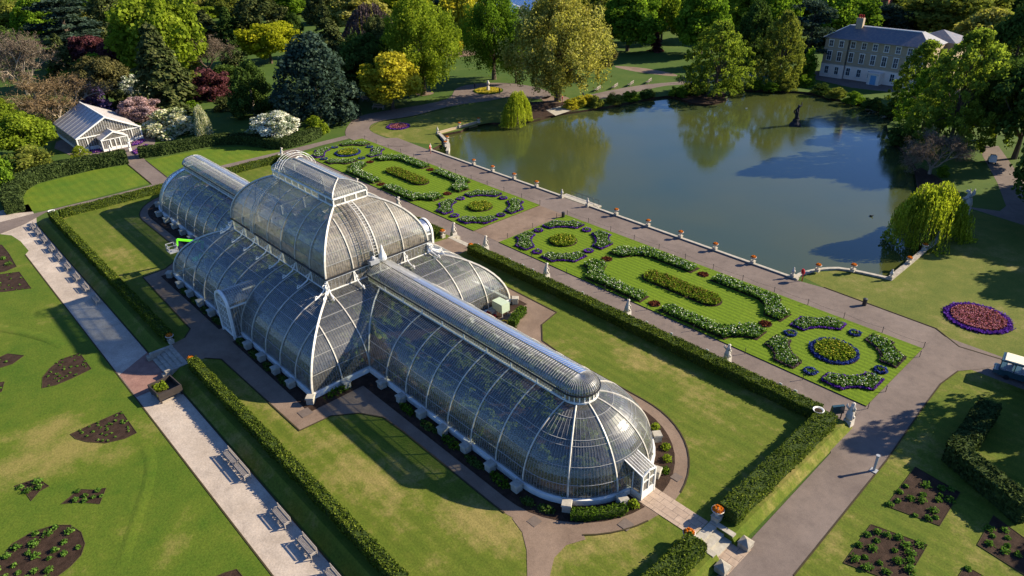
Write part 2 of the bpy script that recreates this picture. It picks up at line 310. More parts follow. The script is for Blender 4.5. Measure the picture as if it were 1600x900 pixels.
# terrace with grass banks
TX0, TX1, TY0, TY1 = -62.2, 64.9, -24.0, 23.6
n0, n1 = .7-2.9, .7+3.0
top = [(TX0, TY0), (n0, TY0), (n0, -22.9), (n1, -22.9), (n1, TY0), (TX1, TY0), (TX1, -1.2), (62.6, -1.2), (62.6, 1.3), (TX1, 1.3), (TX1, TY1), (n1, TY1), (n1, 22.95), (n0, 22.95), (n0, TY1), (TX0, TY1)]
def off(p):
    x, y = p; return (TX0-1 if x == TX0 else TX1+.7 if x == TX1 else x, TY0-1.3 if y == TY0 else TY1+.6 if y == TY1 else y)
mb = MB(); nT = len(top); mb.add([(x, y, 0) for x, y in top]+[(*off(p), ZG+.01) for p in top], [tuple(range(nT))]+[(nT+i, nT+(i+1) % nT, (i+1) % nT, i) for i in range(nT)])
tag(mb.build('terrace_lawn', M['g_terr']), kind='structure')
XC = 21+7*3.81; CX = .7
def path_outer():
    q = []
    q += arc(XC, 0, 11.3, 0, -90, 14)
    q += [(33, -11.3), (29.5, -11.5), (27, -13), (25.2, -15.5), (25.0, -19.2)]
    q += [(CX+2.6+2.4, -19.6), (CX+3.3, -21), (CX+2.9, -22.9), (CX-2.9, -22.9), (CX-3.3, -21), (CX-5, -19.6)]
    q += [(-24.6, -19), (-25, -15.5), (-27, -13), (-29.5, -11.5), (-33, -11.3)]
    q += arc(-XC, 0, 11.3, -90, -270, 22)
    q += [(-33, 11.3), (-29.5, 11.5), (-27, 13), (-25.2, 15), (-25.0, 18.4), (CX-4.5, 18.4), (CX-3.2, 20), (CX-2.9, 22.94), (CX+2.9, 22.94), (CX+3.2, 20), (CX+4.5, 18.4)]
    q += [(26.4, 18.2), (27.4, 18.2), (28.2, 14.5), (31, 11.8), (35, 11.3)]
    q += arc(XC, 0, 11.3, 90, 0, 14)[:-1]
    return q
sheet('path_round_glasshouse', path_outer(), e, M['tarmac2'])
sheet('path_spur', GP([(800, 810), (816, 832), (823, 860), (824, 905), (820, 960), (852, 960), (858, 905), (866, 872), (885, 852), (915, 843), (905, 820), (850, 812)], 0), 2*e, M['tarmac2'])
sheet('path_paved', [(XC+7.6, -1.25), (62.55, -1.15), (62.55, 1.28), (XC+7.6, 1.3)], 3*e, M['paving'])
# lower garden paths
gz = ZG+e
sheet('path_rose_garden', [(-75, -40), (95, -40), (95, -25.7), (-62, -25.4), (-66, -24.6), (-75, -24)], gz, M['gravel'])
sheet('path_brick_apron', [(-1.2, -29.73), (5.0, -29.73), (5.0, -25.5), (-4, -25.4)], gz+e, M['brickpath'])
sheet('path_north_west', GP([(-60, 362), (0, 347.5), (45, 336), (150, 311), (232, 290.5), (350, 258), (460, 232), (541, 212), (545, 217), (500, 228), (440, 246), (350, 268), (260, 285), (150, 315), (72, 332), (40, 350), (0, 366), (-60, 385)]), gz+2*e, M['tarmac'])
sheet('path_small_glasshouse', GP([(238, 289), (200, 256), (190, 246), (150, 243), (110, 243), (85, 232), (88, 222), (130, 205), (175, 180), (200, 190), (243, 216), (242, 228), (224, 247), (228, 251), (262, 277), (264, 285)]), gz+3*e, M['tarmac'])
sheet('path_pond_side', [(-45.5, 51.05), (45.5, 51.05), (49, 51.6), (64.3, 51.2), (68, 48.6), (95, 52.5), (95, 44.5), (-62.4, 44.8), (-63.5, 45.5), (-58, 51.5)], gz, M['tarmac'])
sheet('path_hedge_side', [(-68, 23.9), (66.2, 23.9), (66.2, 29), (-66, 29)], gz, M['tarmac'])
sheet('path_middle', [(-2.8, 28.9), (4.1, 28.9), (4.1, 45), (-2.8, 45)], gz+e, M['tarmac2'])
sheet('road_east', [(65.0, 50), (65.0, 20)]+GP([(1298, 708), (1125, 895), (1090, 935), (1000, 1040), (1120, 1040), (1240, 900), (1385, 720), (1440, 640), (1470, 600), (1497, 580), (1530, 577)])+[(74, 50)], gz+2*e, M['tarmac'])
sheet('path_west', smooth_poly(GP([(541, 213), (543, 198), (562, 182), (610, 172), (665, 163), (702, 153), (714, 138), (745, 131), (790, 130), (835, 136), (860, 146), (850, 155), (800, 152), (762, 158), (705, 166), (645, 181), (592, 190), (577, 202), (598, 214), (640, 228), (585, 227), (560, 222)]), 4), gz+3*e, M['tarmac'])
sheet('path_far_bank', smooth_poly(GP([(905, 153), (955, 141), (1010, 132), (1085, 125.5), (1160, 117), (1205, 114), (1206, 119), (1160, 122), (1090, 131), (1040, 134), (985, 146), (930, 156)]), 3), gz, M['tarmac'])
sheet('path_woodland', smooth_poly(GP([(965, 103), (1010, 107), (1055, 116), (1050, 119), (1000, 113), (965, 106)]), 3), gz, M['tarmac2'])
sheet('path_house_front', GP([(1265, 122), (1262, 110), (1500, 135), (1500, 155), (1400, 145), (1330, 137)]), gz, M['tarmac'])
sheet('path_shaded', GP([(1505, 322), (1562, 330), (1572, 322), (1558, 285), (1536, 245), (1530, 228), (1560, 228), (1600, 285), (1700, 330), (1700, 400), (1600, 352)]), gz, M['tarmac'])
# lawn sheets
sheet('lawn_rose_garden', [(-100, -33)]+GP([(-30, 367), (0, 366), (18, 368), (32, 377), (45, 392)])+[(-49, -30.0), (100, -29.75), (100, -120), (-100, -120)], gz+.02, M['g_rose'])
sheet('lawn_half_moon', smooth_poly(GP([(27, 333), (27, 318), (37, 300), (58, 288), (100, 277), (150, 265), (198, 258), (236, 286), (150, 309), (70, 329)]), 1), gz, M['g_semi'])
sheet('lawn_half_moon', GP([(262, 278), (228, 251), (300, 237), (345, 230), (380, 229), (412, 231), (440, 236), (400, 248), (350, 258)]), gz, M['g_semi'])
sheet('lawn_east', [(49, 51.7), (64.4, 51.3), (68, 48.8), (100, 53)]+[(100, 90)]+GP([(1600, 352), (1505, 325), (1475, 368), (1390, 438), (1345, 428), (1310, 423), (1278, 425), (1255, 433)]), gz-.005, M['g_east'])
sheet('lawn_road_side', [(100, 43)]+GP([(1530, 577), (1497, 580), (1470, 600), (1385, 720), (1240, 900), (1120, 1040)])+[(100, -10)], gz-.005, M['g_terr'])
sheet('lawn_west', smooth_poly(GP([(577, 202), (592, 191), (645, 182), (705, 168), (762, 159), (830, 152), (800, 185), (757, 193), (690, 210), (684, 216), (690, 226), (640, 222), (598, 212)]), 2), gz-.005, M['g_east'])

def turf_edge(pts, z, hw=.07):
    q = MB(); sweep_rect(q, pts, hw, z-.02, z+.03); return tag(q.build('turf_edge', M['edge']), kind='structure')
po_ = path_outer(); run = []
for p_ in po_+[po_[0]]:
    hide = (abs(p_[1]) < 1.6 and abs(p_[0]) > 50) or (p_[0] > 49.2 and -11.6 < p_[1] < -8.0 and p_[0] < 57.5) or abs(p_[0]-CX) < 2.95 and abs(p_[1]) > 22
    if hide:
        if len(run) > 1: turf_edge(run, 3*e)
        run = []
    else: run.append(p_)
if len(run) > 1: turf_edge(run, 3*e)
turf_edge([(-49, -29.95), (100, -29.7)], gz+.03); turf_edge([(-61.5, -25.35), (-3, -25.45)], gz+.02); turf_edge([(4.5, -25.45), (95, -25.65)], gz+.02)
turf_edge(GP([(1497, 580), (1470, 600), (1440, 640), (1385, 720), (1240, 900)]), gz+.04); turf_edge([(49, 51.75), (64.4, 51.3), (68, 48.8), (95, 52.4)], gz+.03)
turf_edge(GP([(262, 278), (228, 251)]), gz+.07); turf_edge(GP([(236, 287), (200, 257)]), gz+.07); turf_edge(GP([(577, 202), (592, 191), (645, 182), (705, 168)]), gz+.07)
# ------------------------------------------------------------------ the palm glasshouse
HOUSE = empty('palm_glasshouse', (0, 0, 0), 0, 'huge curved iron and glass palm house with a tall central dome and two long wings', 'glasshouse')
BAY = 3.81; ZB = .6
def ell(a, span, z0, rise):
    ph = math.acos(1-span/a); b = rise/math.sin(ph)
    def f(t): return a*(1-math.cos(ph*t)), z0+b*math.sin(ph*t)
    def inv(z):
        if z <= z0: return 0.0
        q = min(1, (z-z0)/b); return min(span, a*(1-math.cos(math.asin(q)))) if q < math.sin(ph)-1e-6 else span
    return f, inv
fW, iW = ell(7.62, 5.72, ZB, 6.65)
fB, iB = ell(9.4, 7.62, ZB, 7.35)
fU, iU = ell(7.0, 5.25, 9.6, 6.6)
fL, iL = ell(3.2, 2.45, 17.1, 1.5)
fV, iV = ell(2.05, 2.0, 8.2, 1.25)
glass = MB(); glassL = MB(); glassU = MB(); bars = MB(); barsU = MB(); purl = MB(); ribs = []
SIDES = {'+X': ((1, 0), (0, 1)), '-X': ((-1, 0), (0, 1)), '+Y': ((0, 1), (1, 0)), '-Y': ((0, -1), (1, 0))}
def fp(side, D, u, s, z, off=0):
    n, t = SIDES[side]; r = D-s+off
    return (n[0]*r+t[0]*u, n[1]*r+t[1]*u, z)
def face(side, D, f, rng_fn, gl, bmb, ribu, baru, T=14, br=.0125, purlins=(), ribr=.085, off=.04, purr=.03):
    ts = [i/T for i in range(T+1)]
    for i in range(T):
        s0, z0 = f(ts[i]); s1, z1 = f(ts[i+1]); r0, r1 = rng_fn(s0, z0), rng_fn(s1, z1)
        for (a, b), (c, d) in zip(r0, r1):
            if b-a < .01 and d-c < .01: continue
            gl.add([fp(side, D, a, s0, z0), fp(side, D, b, s0, z0), fp(side, D, d, s1, z1), fp(side, D, c, s1, z1)], [(0, 1, 2, 3)])
    def curve(u, o, T2=T):
        P = []
        for i in range(T2*3+1):
            t = i/(T2*3); s, z = f(t)
            if any(a-1e-3 <= u <= b+1e-3 for a, b in rng_fn(s, z)): P.append(fp(side, D, u, s, z, o))
        return P
    for u in baru:
        P = curve(u, off, T)[::3] if True else None
        Pf = curve(u, off, T)
        if len(Pf) > 1:
            P = Pf[::4]
            if P[-1] != Pf[-1]: P.append(Pf[-1])
            if len(P) > 1: bmb.tube(P, br, 3, cap=False)
    for u in ribu:
        P = curve(u, off+.03)[::2]
        if len(P) > 1: ribs.append((P, ribr))
    for t in purlins:
        s, z = f(t)
        for a, b in rng_fn(s, z):
            if b-a > .2: purl.tube([fp(side, D, a, s, z, off), fp(side, D, b, s, z, off)], purr, 4)
def us(lo, hi, step): n = round((hi-lo)/step); return [lo+(hi-lo)*i/n for i in range(n+1)]
BS = BAY/12
# lower block
AX, AY = 20.955, 15.24
def wing_half(z): return 7.62-iW(z) if z < 7.2 else 1.95
for sd_ in ('+X', '-X'):
    def rf(s, z): h = AY-s; w_ = min(h, wing_half(z)); return [(-h, -w_), (w_, h)]
    face(sd_, AX, fB, rf, glass, bars, [k*BAY for k in (-3, -2, 2, 3)], us(-AY, AY, BS)[1:-1], purlins=(.2, .38, .56, .72, .88))
PW = 1.75   # porch half width
for sd_ in ('+Y', '-Y'):
    def rf(s, z):
        h = AX-s
        if z < 4.6: w_ = PW
        elif z < 6.3: w_ = PW*math.sqrt(max(0, 1-((z-4.6)/1.75)**2))
        else: w_ = 0
        return [(-h, CX-w_), (CX+w_, h)]
    face(sd_, AY, fB, rf, glass, bars, [BAY*(k-.5) for k in range(-4, 6) if k not in (0, 1)]+[-BAY*.5, BAY*.5+.6], us(-AX, AX, BS)[1:-1], purlins=(.2, .38, .56, .72, .88))
def corner(D, E, f, sx, sy, T=12, r=.12):
    return [(sx*(D-f(i/T)[0]+.08), sy*(E-f(i/T)[0]+.08), f(i/T)[1]) for i in range(T+1)]
for sx in (1, -1):
    for sy in (1, -1):
        ribs.append((corner(AX, AY, fB, sx, sy), .16)); ribs.append((corner(13.335, 7.62, fU, sx, sy), .15)); ribs.append((corner(8.15, 2.45, fL, sx, sy), .09))
# wings
for sg in (1, -1):
    for sy in ('+Y', '-Y'):
        def rf(s, z, sg=sg):
            a = AX-iB(z) if z < 7.9 else 13.4
            return [(a, XC)] if sg > 0 else [(-XC, -a)]
        lo, hi = (13.6, XC) if sg > 0 else (-XC, -13.6)
        face(sy, 7.62, fW, rf, glass, bars, [sg*(AX+BAY*k) for k in range(1, 7)], us(lo, hi, BS), purlins=(.17, .36, .56, .62, .84))
        # valley against the central block
        y = 7.62 if sy == '+Y' else -7.62
        P = [(sg*(AX-iB(z)+.06), (abs(y)-iW(z))*(1 if y > 0 else -1), z+.05) for z in [ZB+.6*k for k in range(12)]]; ribs.append((P, .13))
    # apse
    T = 12; A = 60
    def ap(a, t, o=0):
        s, z = fW(t); r = 7.62-s+o; return (sg*(XC+r*math.cos(a)), r*math.sin(a), z)
    for i in range(T):
        for k in range(A):
            a0, a1 = math.pi*(k/A-.5), math.pi*((k+1)/A-.5)
            if abs((a0+a1)/2) < .12 and i < 4: continue
            glass.add([ap(a0, i/T), ap(a1, i/T), ap(a1, (i+1)/T), ap(a0, (i+1)/T)], [(0, 1, 2, 3)])
    for k in range(0, 73):
        a = math.pi*(k/72-.5); tmx = .92 if k % 2 == 0 else .6
        t0 = .34 if abs(a) < .12 else 0
        bars.tube([ap(a, t0+(tmx-t0)*j/8, .04) for j in range(9)], .0125, 3, cap=False)
    for k in range(6):
        a = R_(-90+36*k); ribs.append(([ap(a, j/12, .06) for j in range(13)], .09))
    for t in (.17, .36, .56, .62, .84):
        purl.tube([ap(math.pi*(k/24-.5), t, .04) for k in range(25)], .03, 4)
# upper dome
for sd_, D, U_h in (('+X', 13.335, 7.62), ('-X', 13.335, 7.62), ('+Y', 7.62, 13.335), ('-Y', 7.62, 13.335)):
    rf = lambda s, z, U_h=U_h: [(-(U_h-s), U_h-s)]
    rb = [k*BAY for k in (-1, 0, 1)] if 'X' in sd_ else [BAY*(k+.5) for k in range(-3, 3)]
    face(sd_, D, fU, rf, glassU, barsU, rb, us(-U_h, U_h, BS)[1:-1], T=12, purlins=(.18, .33, .48, .66, .84))
# dome lantern roof and wing ridge lanterns
for sd_, D, U_h in (('+X', 8.15, 2.45), ('-X', 8.15, 2.45), ('+Y', 2.45, 8.15), ('-Y', 2.45, 8.15)):
    rf = lambda s, z, U_h=U_h: [(-(U_h-s), U_h-s)]
    face(sd_, D, fL, rf, glassL, barsU, [], us(-U_h, U_h, BS)[1:-1], T=6, br=.017, purlins=(.5,), purr=.03)
ribs.append(([(-5.75, 0, 18.66), (5.75, 0, 18.66)], .1))
for sg in (1, -1):
    for sy in ('+Y', '-Y'):
        rf = lambda s, z, sg=sg: [(13.4, XC)] if sg > 0 else [(-XC, -13.4)]
        lo, hi = (13.5, XC) if sg > 0 else (-XC, -13.5)
        face(sy, 2.05, fV, rf, glassL, barsU, [], us(lo, hi, BS), T=6, br=.024)
    for i in range(6):
        for k in range(24):
            q = []
            for kk, ii in ((k, i), (k+1, i), (k+1, i+1), (k, i+1)):
                s, z = fV(ii/6); a = math.pi*(kk/24-.5); q.append((sg*(XC+(2.05-s)*math.cos(a)), (2.05-s)*math.sin(a), z))
            glassL.add(q, [(0, 1, 2, 3)])
    for k in range(25):
        a = math.pi*(k/24-.5); P = []
        for i in range(7): s, z = fV(i/6); P.append((sg*(XC+(2.09-s)*math.cos(a)), (2.09-s)*math.sin(a), z))
        barsU.tube(P, .024, 3, cap=False)
# vertical glazed bands (clerestories), cornices, and gutters doubling as the cornice shadow
trim = MB(); gut = MB(); posts = MB()
def ring_rect(D, E, x0=None): return [(D, -E), (D, E), (-D, E), (-D, -E), (D, -E)]
def clere(path, z0, z1, step, postw, barstep, gl):
    for (x0, y0), (x1, y1) in zip(path[:-1], path[1:]):
        L = math.hypot(x1-x0, y1-y0)
        if L < .01: continue
        gl.add([(x0, y0, z0), (x1, y1, z0), (x1, y1, z1), (x0, y0, z1)], [(0, 1, 2, 3)])
        n = max(1, round(L/step)); rz = math.atan2(y1-y0, x1-x0)
        for k in range(n):
            MB().box((x0+(x1-x0)*k/n, y0+(y1-y0)*k/n, (z0+z1)/2), (postw, postw, z1-z0), rz).build('clerestory_post', M['white'], HOUSE)
        n = max(1, round(L/barstep))
        for k in range(1, n):
            barsU.box((x0+(x1-x0)*k/n, y0+(y1-y0)*k/n, (z0+z1)/2), (.04, .05, z1-z0), rz)
def band(path, z, w_, h, mb_, o=0.0):
    mb_.tube([(x, y, z) for x, y in path], w_/1.414, 4)
up = ring_rect(13.335, 7.62); la = ring_rect(8.15, 2.45)
clere(up, 7.95, 9.5, BAY, .2, BAY/7, glassL); band(ring_rect(13.4, 7.68), 9.5, .16, .2, trim); band(ring_rect(13.52, 7.8), 9.7, .2, .1, gut); band(ring_rect(13.4, 7.68), 7.98, .12, .2, trim)  # thick black gutter also stands for the shadow line of the upper cornice
clere(la, 16.2, 17.05, BAY/2, .16, BAY/8, glassL); band(ring_rect(8.2, 2.5), 17.08, .2, .2, trim); band(ring_rect(8.2, 2.5), 16.2, .2, .2, trim)
for sg in (1, -1):
    wl = [(sg*13.4, -1.9), (sg*XC, -1.9)]+[(sg*(XC+1.9*math.cos(R_(a))), 1.9*math.sin(R_(a))) for a in range(-90, 91, 15)][1:-1]+[(sg*XC, 1.9), (sg*13.4, 1.9)]
    wo = [(sg*13.5, -2.1), (sg*XC, -2.1)]+[(sg*(XC+2.1*math.cos(R_(a))), 2.1*math.sin(R_(a))) for a in range(-90, 91, 10)][1:-1]+[(sg*XC, 2.1), (sg*13.5, 2.1)]
    clere(wl[:2], 7.25, 8.15, BAY, .13, .35, glassL); clere(wl[-2:], 7.25, 8.15, BAY, .13, .35, glassL); clere(wl[1:-1], 7.25, 8.15, .9, .11, 9, glassL)
    band(wl, 7.28, .22, .2, trim); band(wl, 8.12, .12, .1, trim); band(wo, 8.22, .14, .1, gut)
glass.build('roof_glass', M['glass'], HOUSE); glassU.build('dome_glass', M['glassu'], HOUSE); glassL.build('lantern_glass', M['glassd'], HOUSE)
bars.build('glazing_bars', M['bar'], HOUSE); barsU.build('upper_glazing_bars', M['bar'], HOUSE); purl.build('purlins', M['bar'], HOUSE)
trim.build('cornice', M['white'], HOUSE); gut.build('gutter_shadow_line', M['gutter_shadow_line'], HOUSE)
for P, r in ribs: MB().tube(P, r, 4).build('rib', M['rib'], HOUSE)
# plinth, piers, planting strip
pl = MB()
def wallpath(path, z0, z1, t): sweep_rect(pl, path, t/2, z0, z1)
out_path = []
for sg in (1, -1):
    out_path = arc(XC, 0, 7.7, -90, -9, 9) if sg > 0 else out_path
    for p in (arc(XC, 0, 7.7, -90, -8, 10), arc(XC, 0, 7.7, 8, 90, 10)):
        p = [(sg*x, y) for x, y in p]; wallpath(p, 0, .62, .34); wallpath(p, .62, .72, .44)
    for sy in (1, -1):
        p = [(sg*XC, sy*7.7), (sg*(AX+.08), sy*7.7), (sg*(AX+.08), sy*15.3), (sg*.1+CX+sg*PW, sy*15.3)]
        wallpath(p, 0, .62, .34); wallpath(p, .62, .72, .44)
pl.build('plinth', M['white'], HOUSE)
piers = [(sg*(AX+BAY*k), sy*8.45, 0) for sg in (1, -1) for sy in (1, -1) for k in range(1, 8)]
piers += [(sg*(XC+8.45*math.cos(R_(a))), 8.45*math.sin(R_(a)), R_(a*sg)) for sg in (1, -1) for a in (-54, -18, 18, 54)]
piers += [(BAY*(k-.5), sy*16.05, 0) for sy in (1, -1) for k in range(-4, 6) if k not in (0, 1)]+[(sg*(AX+.85), sy*y, 0) for sg in (1, -1) for sy in (1, -1) for y in (BAY*3,)]
piers += [(sg*(AX+.6), sy*15.9, R_(45)) for sg in (1, -1) for sy in (1, -1)]
for x, y, a in piers:
    q = MB(); q.box((x, y, .4), (.8, .8, .8), a); q.box((x, y, .88), (.98, .98, .15), a, tap=.9); o = q.build('pier', M['stone'], HOUSE)
# porches on the long sides
for sy in (-1, 1):
    q = MB(); y0, y1 = sy*15.2, sy*16.3; ya = sy*11.0
    pts = [(CX-PW, 0), (CX-PW, 4.6)]+[(CX-PW*math.cos(R_(a)), 4.6+1.75*math.sin(R_(a))) for a in range(15, 180, 15)]+[(CX+PW, 4.6), (CX+PW, 0)]
    po = empty('porch'); po.parent = HOUSE
    q.tube([(x, y1, z) for x, z in pts], .24, 4)
    q.tube([(CX-PW, y1, 4.6), (CX+PW, y1, 4.6)], .12, 4); q.tube([(CX-PW, y1, .5), (CX+PW, y1, .5)], .2, 4)
    for sx in (-1, 1): q.tube([(CX+sx*PW, y1, 4.6), (CX+sx*PW, ya, 4.6)], .13, 4); q.tube([(CX+sx*PW, y1, .1), (CX+sx*PW, y0, .1)], .15, 4)
    q.build('porch_frame', M['white'], po)
    d = MB()
    for k in range(1, 6): d.box((CX-PW+k*PW/3, y1, 2.5), (.08 if k != 3 else .16, .08, 4.2))
    for z in (1.4, 2.4, 3.5): d.box((CX, y1, z), (2*PW, .07, .07))
    for a in (40, 65, 90, 115, 140): d.tube([(CX-.5*math.cos(R_(a)), y1, 4.6+.5*math.sin(R_(a))), (CX-PW*math.cos(R_(a)), y1, 4.6+1.7*math.sin(R_(a)))], .04, 4)
    d.tube([(CX-.55*math.cos(R_(a)), y1, 4.6+.55*math.sin(R_(a))) for a in range(0, 181, 20)], .05, 4)
    d.tube([(CX-1.1*math.cos(R_(a)), y1, 4.6+1.1*math.sin(R_(a))) for a in range(0, 181, 20)], .04, 4)
    d.build('door', M['white'], po)
    g_ = MB(); g_.add([(CX-PW, y1, 0), (CX+PW, y1, 0), (CX+PW, y1, 4.6), (CX-PW, y1, 4.6)], [(0, 1, 2, 3)])
    ap_ = pts[1:-1]; b_ = MB()
    for (xa, za), (xb, zb) in zip(ap_[:-1], ap_[1:]): g_.add([(xa, y1, za), (xb, y1, zb), (xb, ya, zb), (xa, ya, za)], [(0, 1, 2, 3)])
    for sx in (-1, 1):
        g_.add([(CX+sx*PW, y1, 0), (CX+sx*PW, ya, 0), (CX+sx*PW, ya, 4.6), (CX+sx*PW, y1, 4.6)], [(0, 1, 2, 3)])
        for k in range(1, 10):
            yy = y1+(ya-y1)*k/16; b_.tube([(CX+sx*PW, yy, .1), (CX+sx*PW, yy, 4.6)], .04, 4)
    for k in range(1, 18):
        yy = y1+(ya-y1)*k/18; b_.tube([(x, yy, z) for x, z in ap_], .035, 3, cap=False)
    g_.build('porch_glass', M['glassd'], po); b_.build('porch_bars', M['bar'], po)
# small end porches
for sg in (1, -1):
    po = empty('end_porch'); po.parent = HOUSE; x0, x1 = XC+6.6, XC+9.0; q = MB()
    X = lambda x: sg*x
    for yy in (-.95, .95):
        q.box((X(x1), yy, 1.45), (.16, .16, 2.9)); q.box((X((x0+x1)/2+.3), yy, .35), (1.7, .1, .7))
        q.tube([(X(x1), yy, 2.85), (X(x0), yy, 3.6)], .07, 4); q.box((X(x1-1.1), yy, 1.5), (.08, .08, 2.6))
    q.tube([(X(x1), -.95, 2.85), (X(x1), 0, 3.15), (X(x1), .95, 2.85)], .09, 4); q.box((X(x1), 0, 2.1), (.1, 1.8, .1))
    for k in range(1, 6): q.tube([(X(x1), -.95+k*1.9/6, 2.9), (X(x0), -.95+k*1.9/6, 3.65)], .03, 4)
    q.build('porch_frame', M['white'], po)
    d = MB(); d.box((X(x1), 0, .45), (.1, 1.74, .9)); d.box((X(x1), 0, 1.9), (.12, .12, 1.9))
    for yy in (-.86, .86): d.box((X(x1), yy, 1.9), (.1, .1, 1.9))
    d.build('door', M['white'], po)
    g_ = MB(); g_.add([(X(x1-.03), -.9, .9), (X(x1-.03), .9, .9), (X(x1-.03), .9, 2.85), (X(x1-.03), -.9, 2.85)], [(0, 1, 2, 3)])
    for yy in (-.95, .95): g_.add([(X(x0), yy, .7), (X(x1), yy, .7), (X(x1), yy, 2.85), (X(x0), yy, 3.6)], [(0, 1, 2, 3)])
    g_.add([(X(x1), -.95, 2.9), (X(x1), .95, 2.9), (X(x0), .95, 3.65), (X(x0), -.95, 3.65)], [(0, 1, 2, 3)])
    g_.build('porch_glass', M['glassd'], po)
# scroll brackets round the clerestory
def bracket(x, y, nx, ny, n2=1.0):
    P = [(x+nx*(.25), y+ny*.25, 9.25), (x+nx*.3, y+ny*.3, 8.9), (x+nx*.75, y+ny*.75, 8.3), (x+nx*1.5, y+ny*1.5, 7.95), (x+nx*2.2, y+ny*2.2, 7.75)]
    q = MB().tube(P, .09, 5)
    for cx_, cz_, r in ((.55, 8.75, .22), (1.95, 7.85, .18)):
        q.tube([(x+nx*(cx_+r*math.cos(R_(a))), y+ny*(cx_+r*math.cos(R_(a))), cz_+.12+r*math.sin(R_(a))) for a in range(0, 361, 45)], .06, 4)
    q.build('scroll_bracket', M['white'], HOUSE)
for sy in (1, -1):
    for k in range(-3, 3): bracket(BAY*(k+.5), sy*7.62, 0, sy)
for sx in (1, -1):
    for y in (-BAY, BAY): bracket(sx*13.335, y, sx, 0)
    for sy in (1, -1): bracket(sx*13.335, sy*7.62, sx*.707, sy*.707); bracket(sx*13.335, sy*7.62, sx*.95, sy*.2); bracket(sx*13.335, sy*7.62, sx*.2, sy*.95)
# ladders, gantry hoops, finials
q = MB()
lad = [(13.335-fU(t/10)[0]+.45, fU(t/10)[1]+.2) for t in range(0, 11)]
for dy in (-.3, .3): q.tube([(x, -2.0+dy, z) for x, z in lad], .04, 4)
for i in range(30):
    t = i/30; s, z = fU(t); q.tube([(13.335-s+.45, -2.3, z+.2), (13.335-s+.45, -1.7, z+.2)], .03, 4)
q.build('ladder', M['iron'], HOUSE)
q = MB()
for dy in (-.35, .35): q.tube([(x+.2, -.6+dy, z+.1) for x, z in lad], .028, 4)
for i in range(22):
    s, z = fU(i/22); q.tube([(13.335-s+.6, -.95, z+.3), (13.335-s+.6, -.25, z+.3)], .02, 4)
q.build('service_rail', M['white'], HOUSE)
q = MB()
for dx in (-.35, .35): q.tube([(-6.0+dx, -(7.62-fU(t/10)[0]+.4), fU(t/10)[1]+.2) for t in range(11)], .06, 4)
for i in range(28):
    s, z = fU(i/28); q.tube([(-6.35, -(7.62-s+.4), z+.2), (-5.65, -(7.62-s+.4), z+.2)], .045, 4)
q.build('ladder', M['rib'], HOUSE)
q = MB()
for dx in (-.6, .6): q.tube([(-6.0+dx, 2.9*math.cos(R_(a)), 16.9+2.6*math.sin(R_(a))) for a in range(-8, 189, 14)], .03, 4)
for dx in (-.6, .6): q.tube([(-6.0+dx, 2.6*math.cos(R_(a)), 16.9+2.3*math.sin(R_(a))) for a in range(-8, 189, 14)], .035, 4)
for a in range(-8, 189, 28): q.tube([(-6.6, 2.9*math.cos(R_(a)), 16.9+2.6*math.sin(R_(a))), (-5.4, 2.9*math.cos(R_(a)), 16.9+2.6*math.sin(R_(a)))], .035, 4)
q.build('access_gantry', M['white'], HOUSE)
q = MB(); q.lathe([(.05, 9.7), (.55, 9.9), (.5, 10.3), (.28, 10.9), (.12, 11.6), (.02, 11.9)], 10, (13.9, .2, 0)); q.build('vent_cowl', M['white'], HOUSE)
q = MB(); q.box((13.9, -1.2, 10.0), (.9, 1.3, .5)); q.lathe([(.3, 10.2), (.36, 10.5), (.1, 10.75)], 8, (13.9, -1.2, 0)); q.build('motor_housing', M['grey'], HOUSE)
#q = MB().tube([(38.5, 8.9, 5.0), (38.5, 9.4, 5.6), (39.2, 9.6, 5.9), (39.8, 9.2, 5.7)], .05, 5); q.build('vent_pipe', M['white'], HOUSE)
# planting strip and indoor floor
for sg in (1, -1):
    mir = lambda P: [(sg*x, y) for x, y in P]
strip = arc(XC, 0, 9.9, 8, 90, 10)+[(AX+2, 9.9), (AX+2, 16.9), (CX+2.1, 16.9), (CX+2.1, 15.3), (AX, 15.3), (AX, 7.7)]+[(XC, 7.7)]+arc(XC, 0, 7.8, 90, 8, 10)[1:]
for sx in (1, -1):
    for sy in (1, -1):
        P = [((x if sx > 0 else (2*CX-x if abs(x-CX-2.1) < .01 else -x)), sy*y) for x, y in strip]; sheet('planting_strip', P, 2*e+.01, M['soil'])
inner = arc(XC, 0, 7.5, -90, 90, 12)+[(AX-.1, 7.5), (AX-.1, 15.1), (-AX+.1, 15.1), (-AX+.1, 7.5)]+[(-x, y) for x, y in arc(XC, 0, 7.5, 90, -90, 12)]+[(-AX+.1, -7.5), (-AX+.1, -15.1), (AX-.1, -15.1), (AX-.1, -7.5)]
sheet('glasshouse_floor', inner, .06, M['soil'])
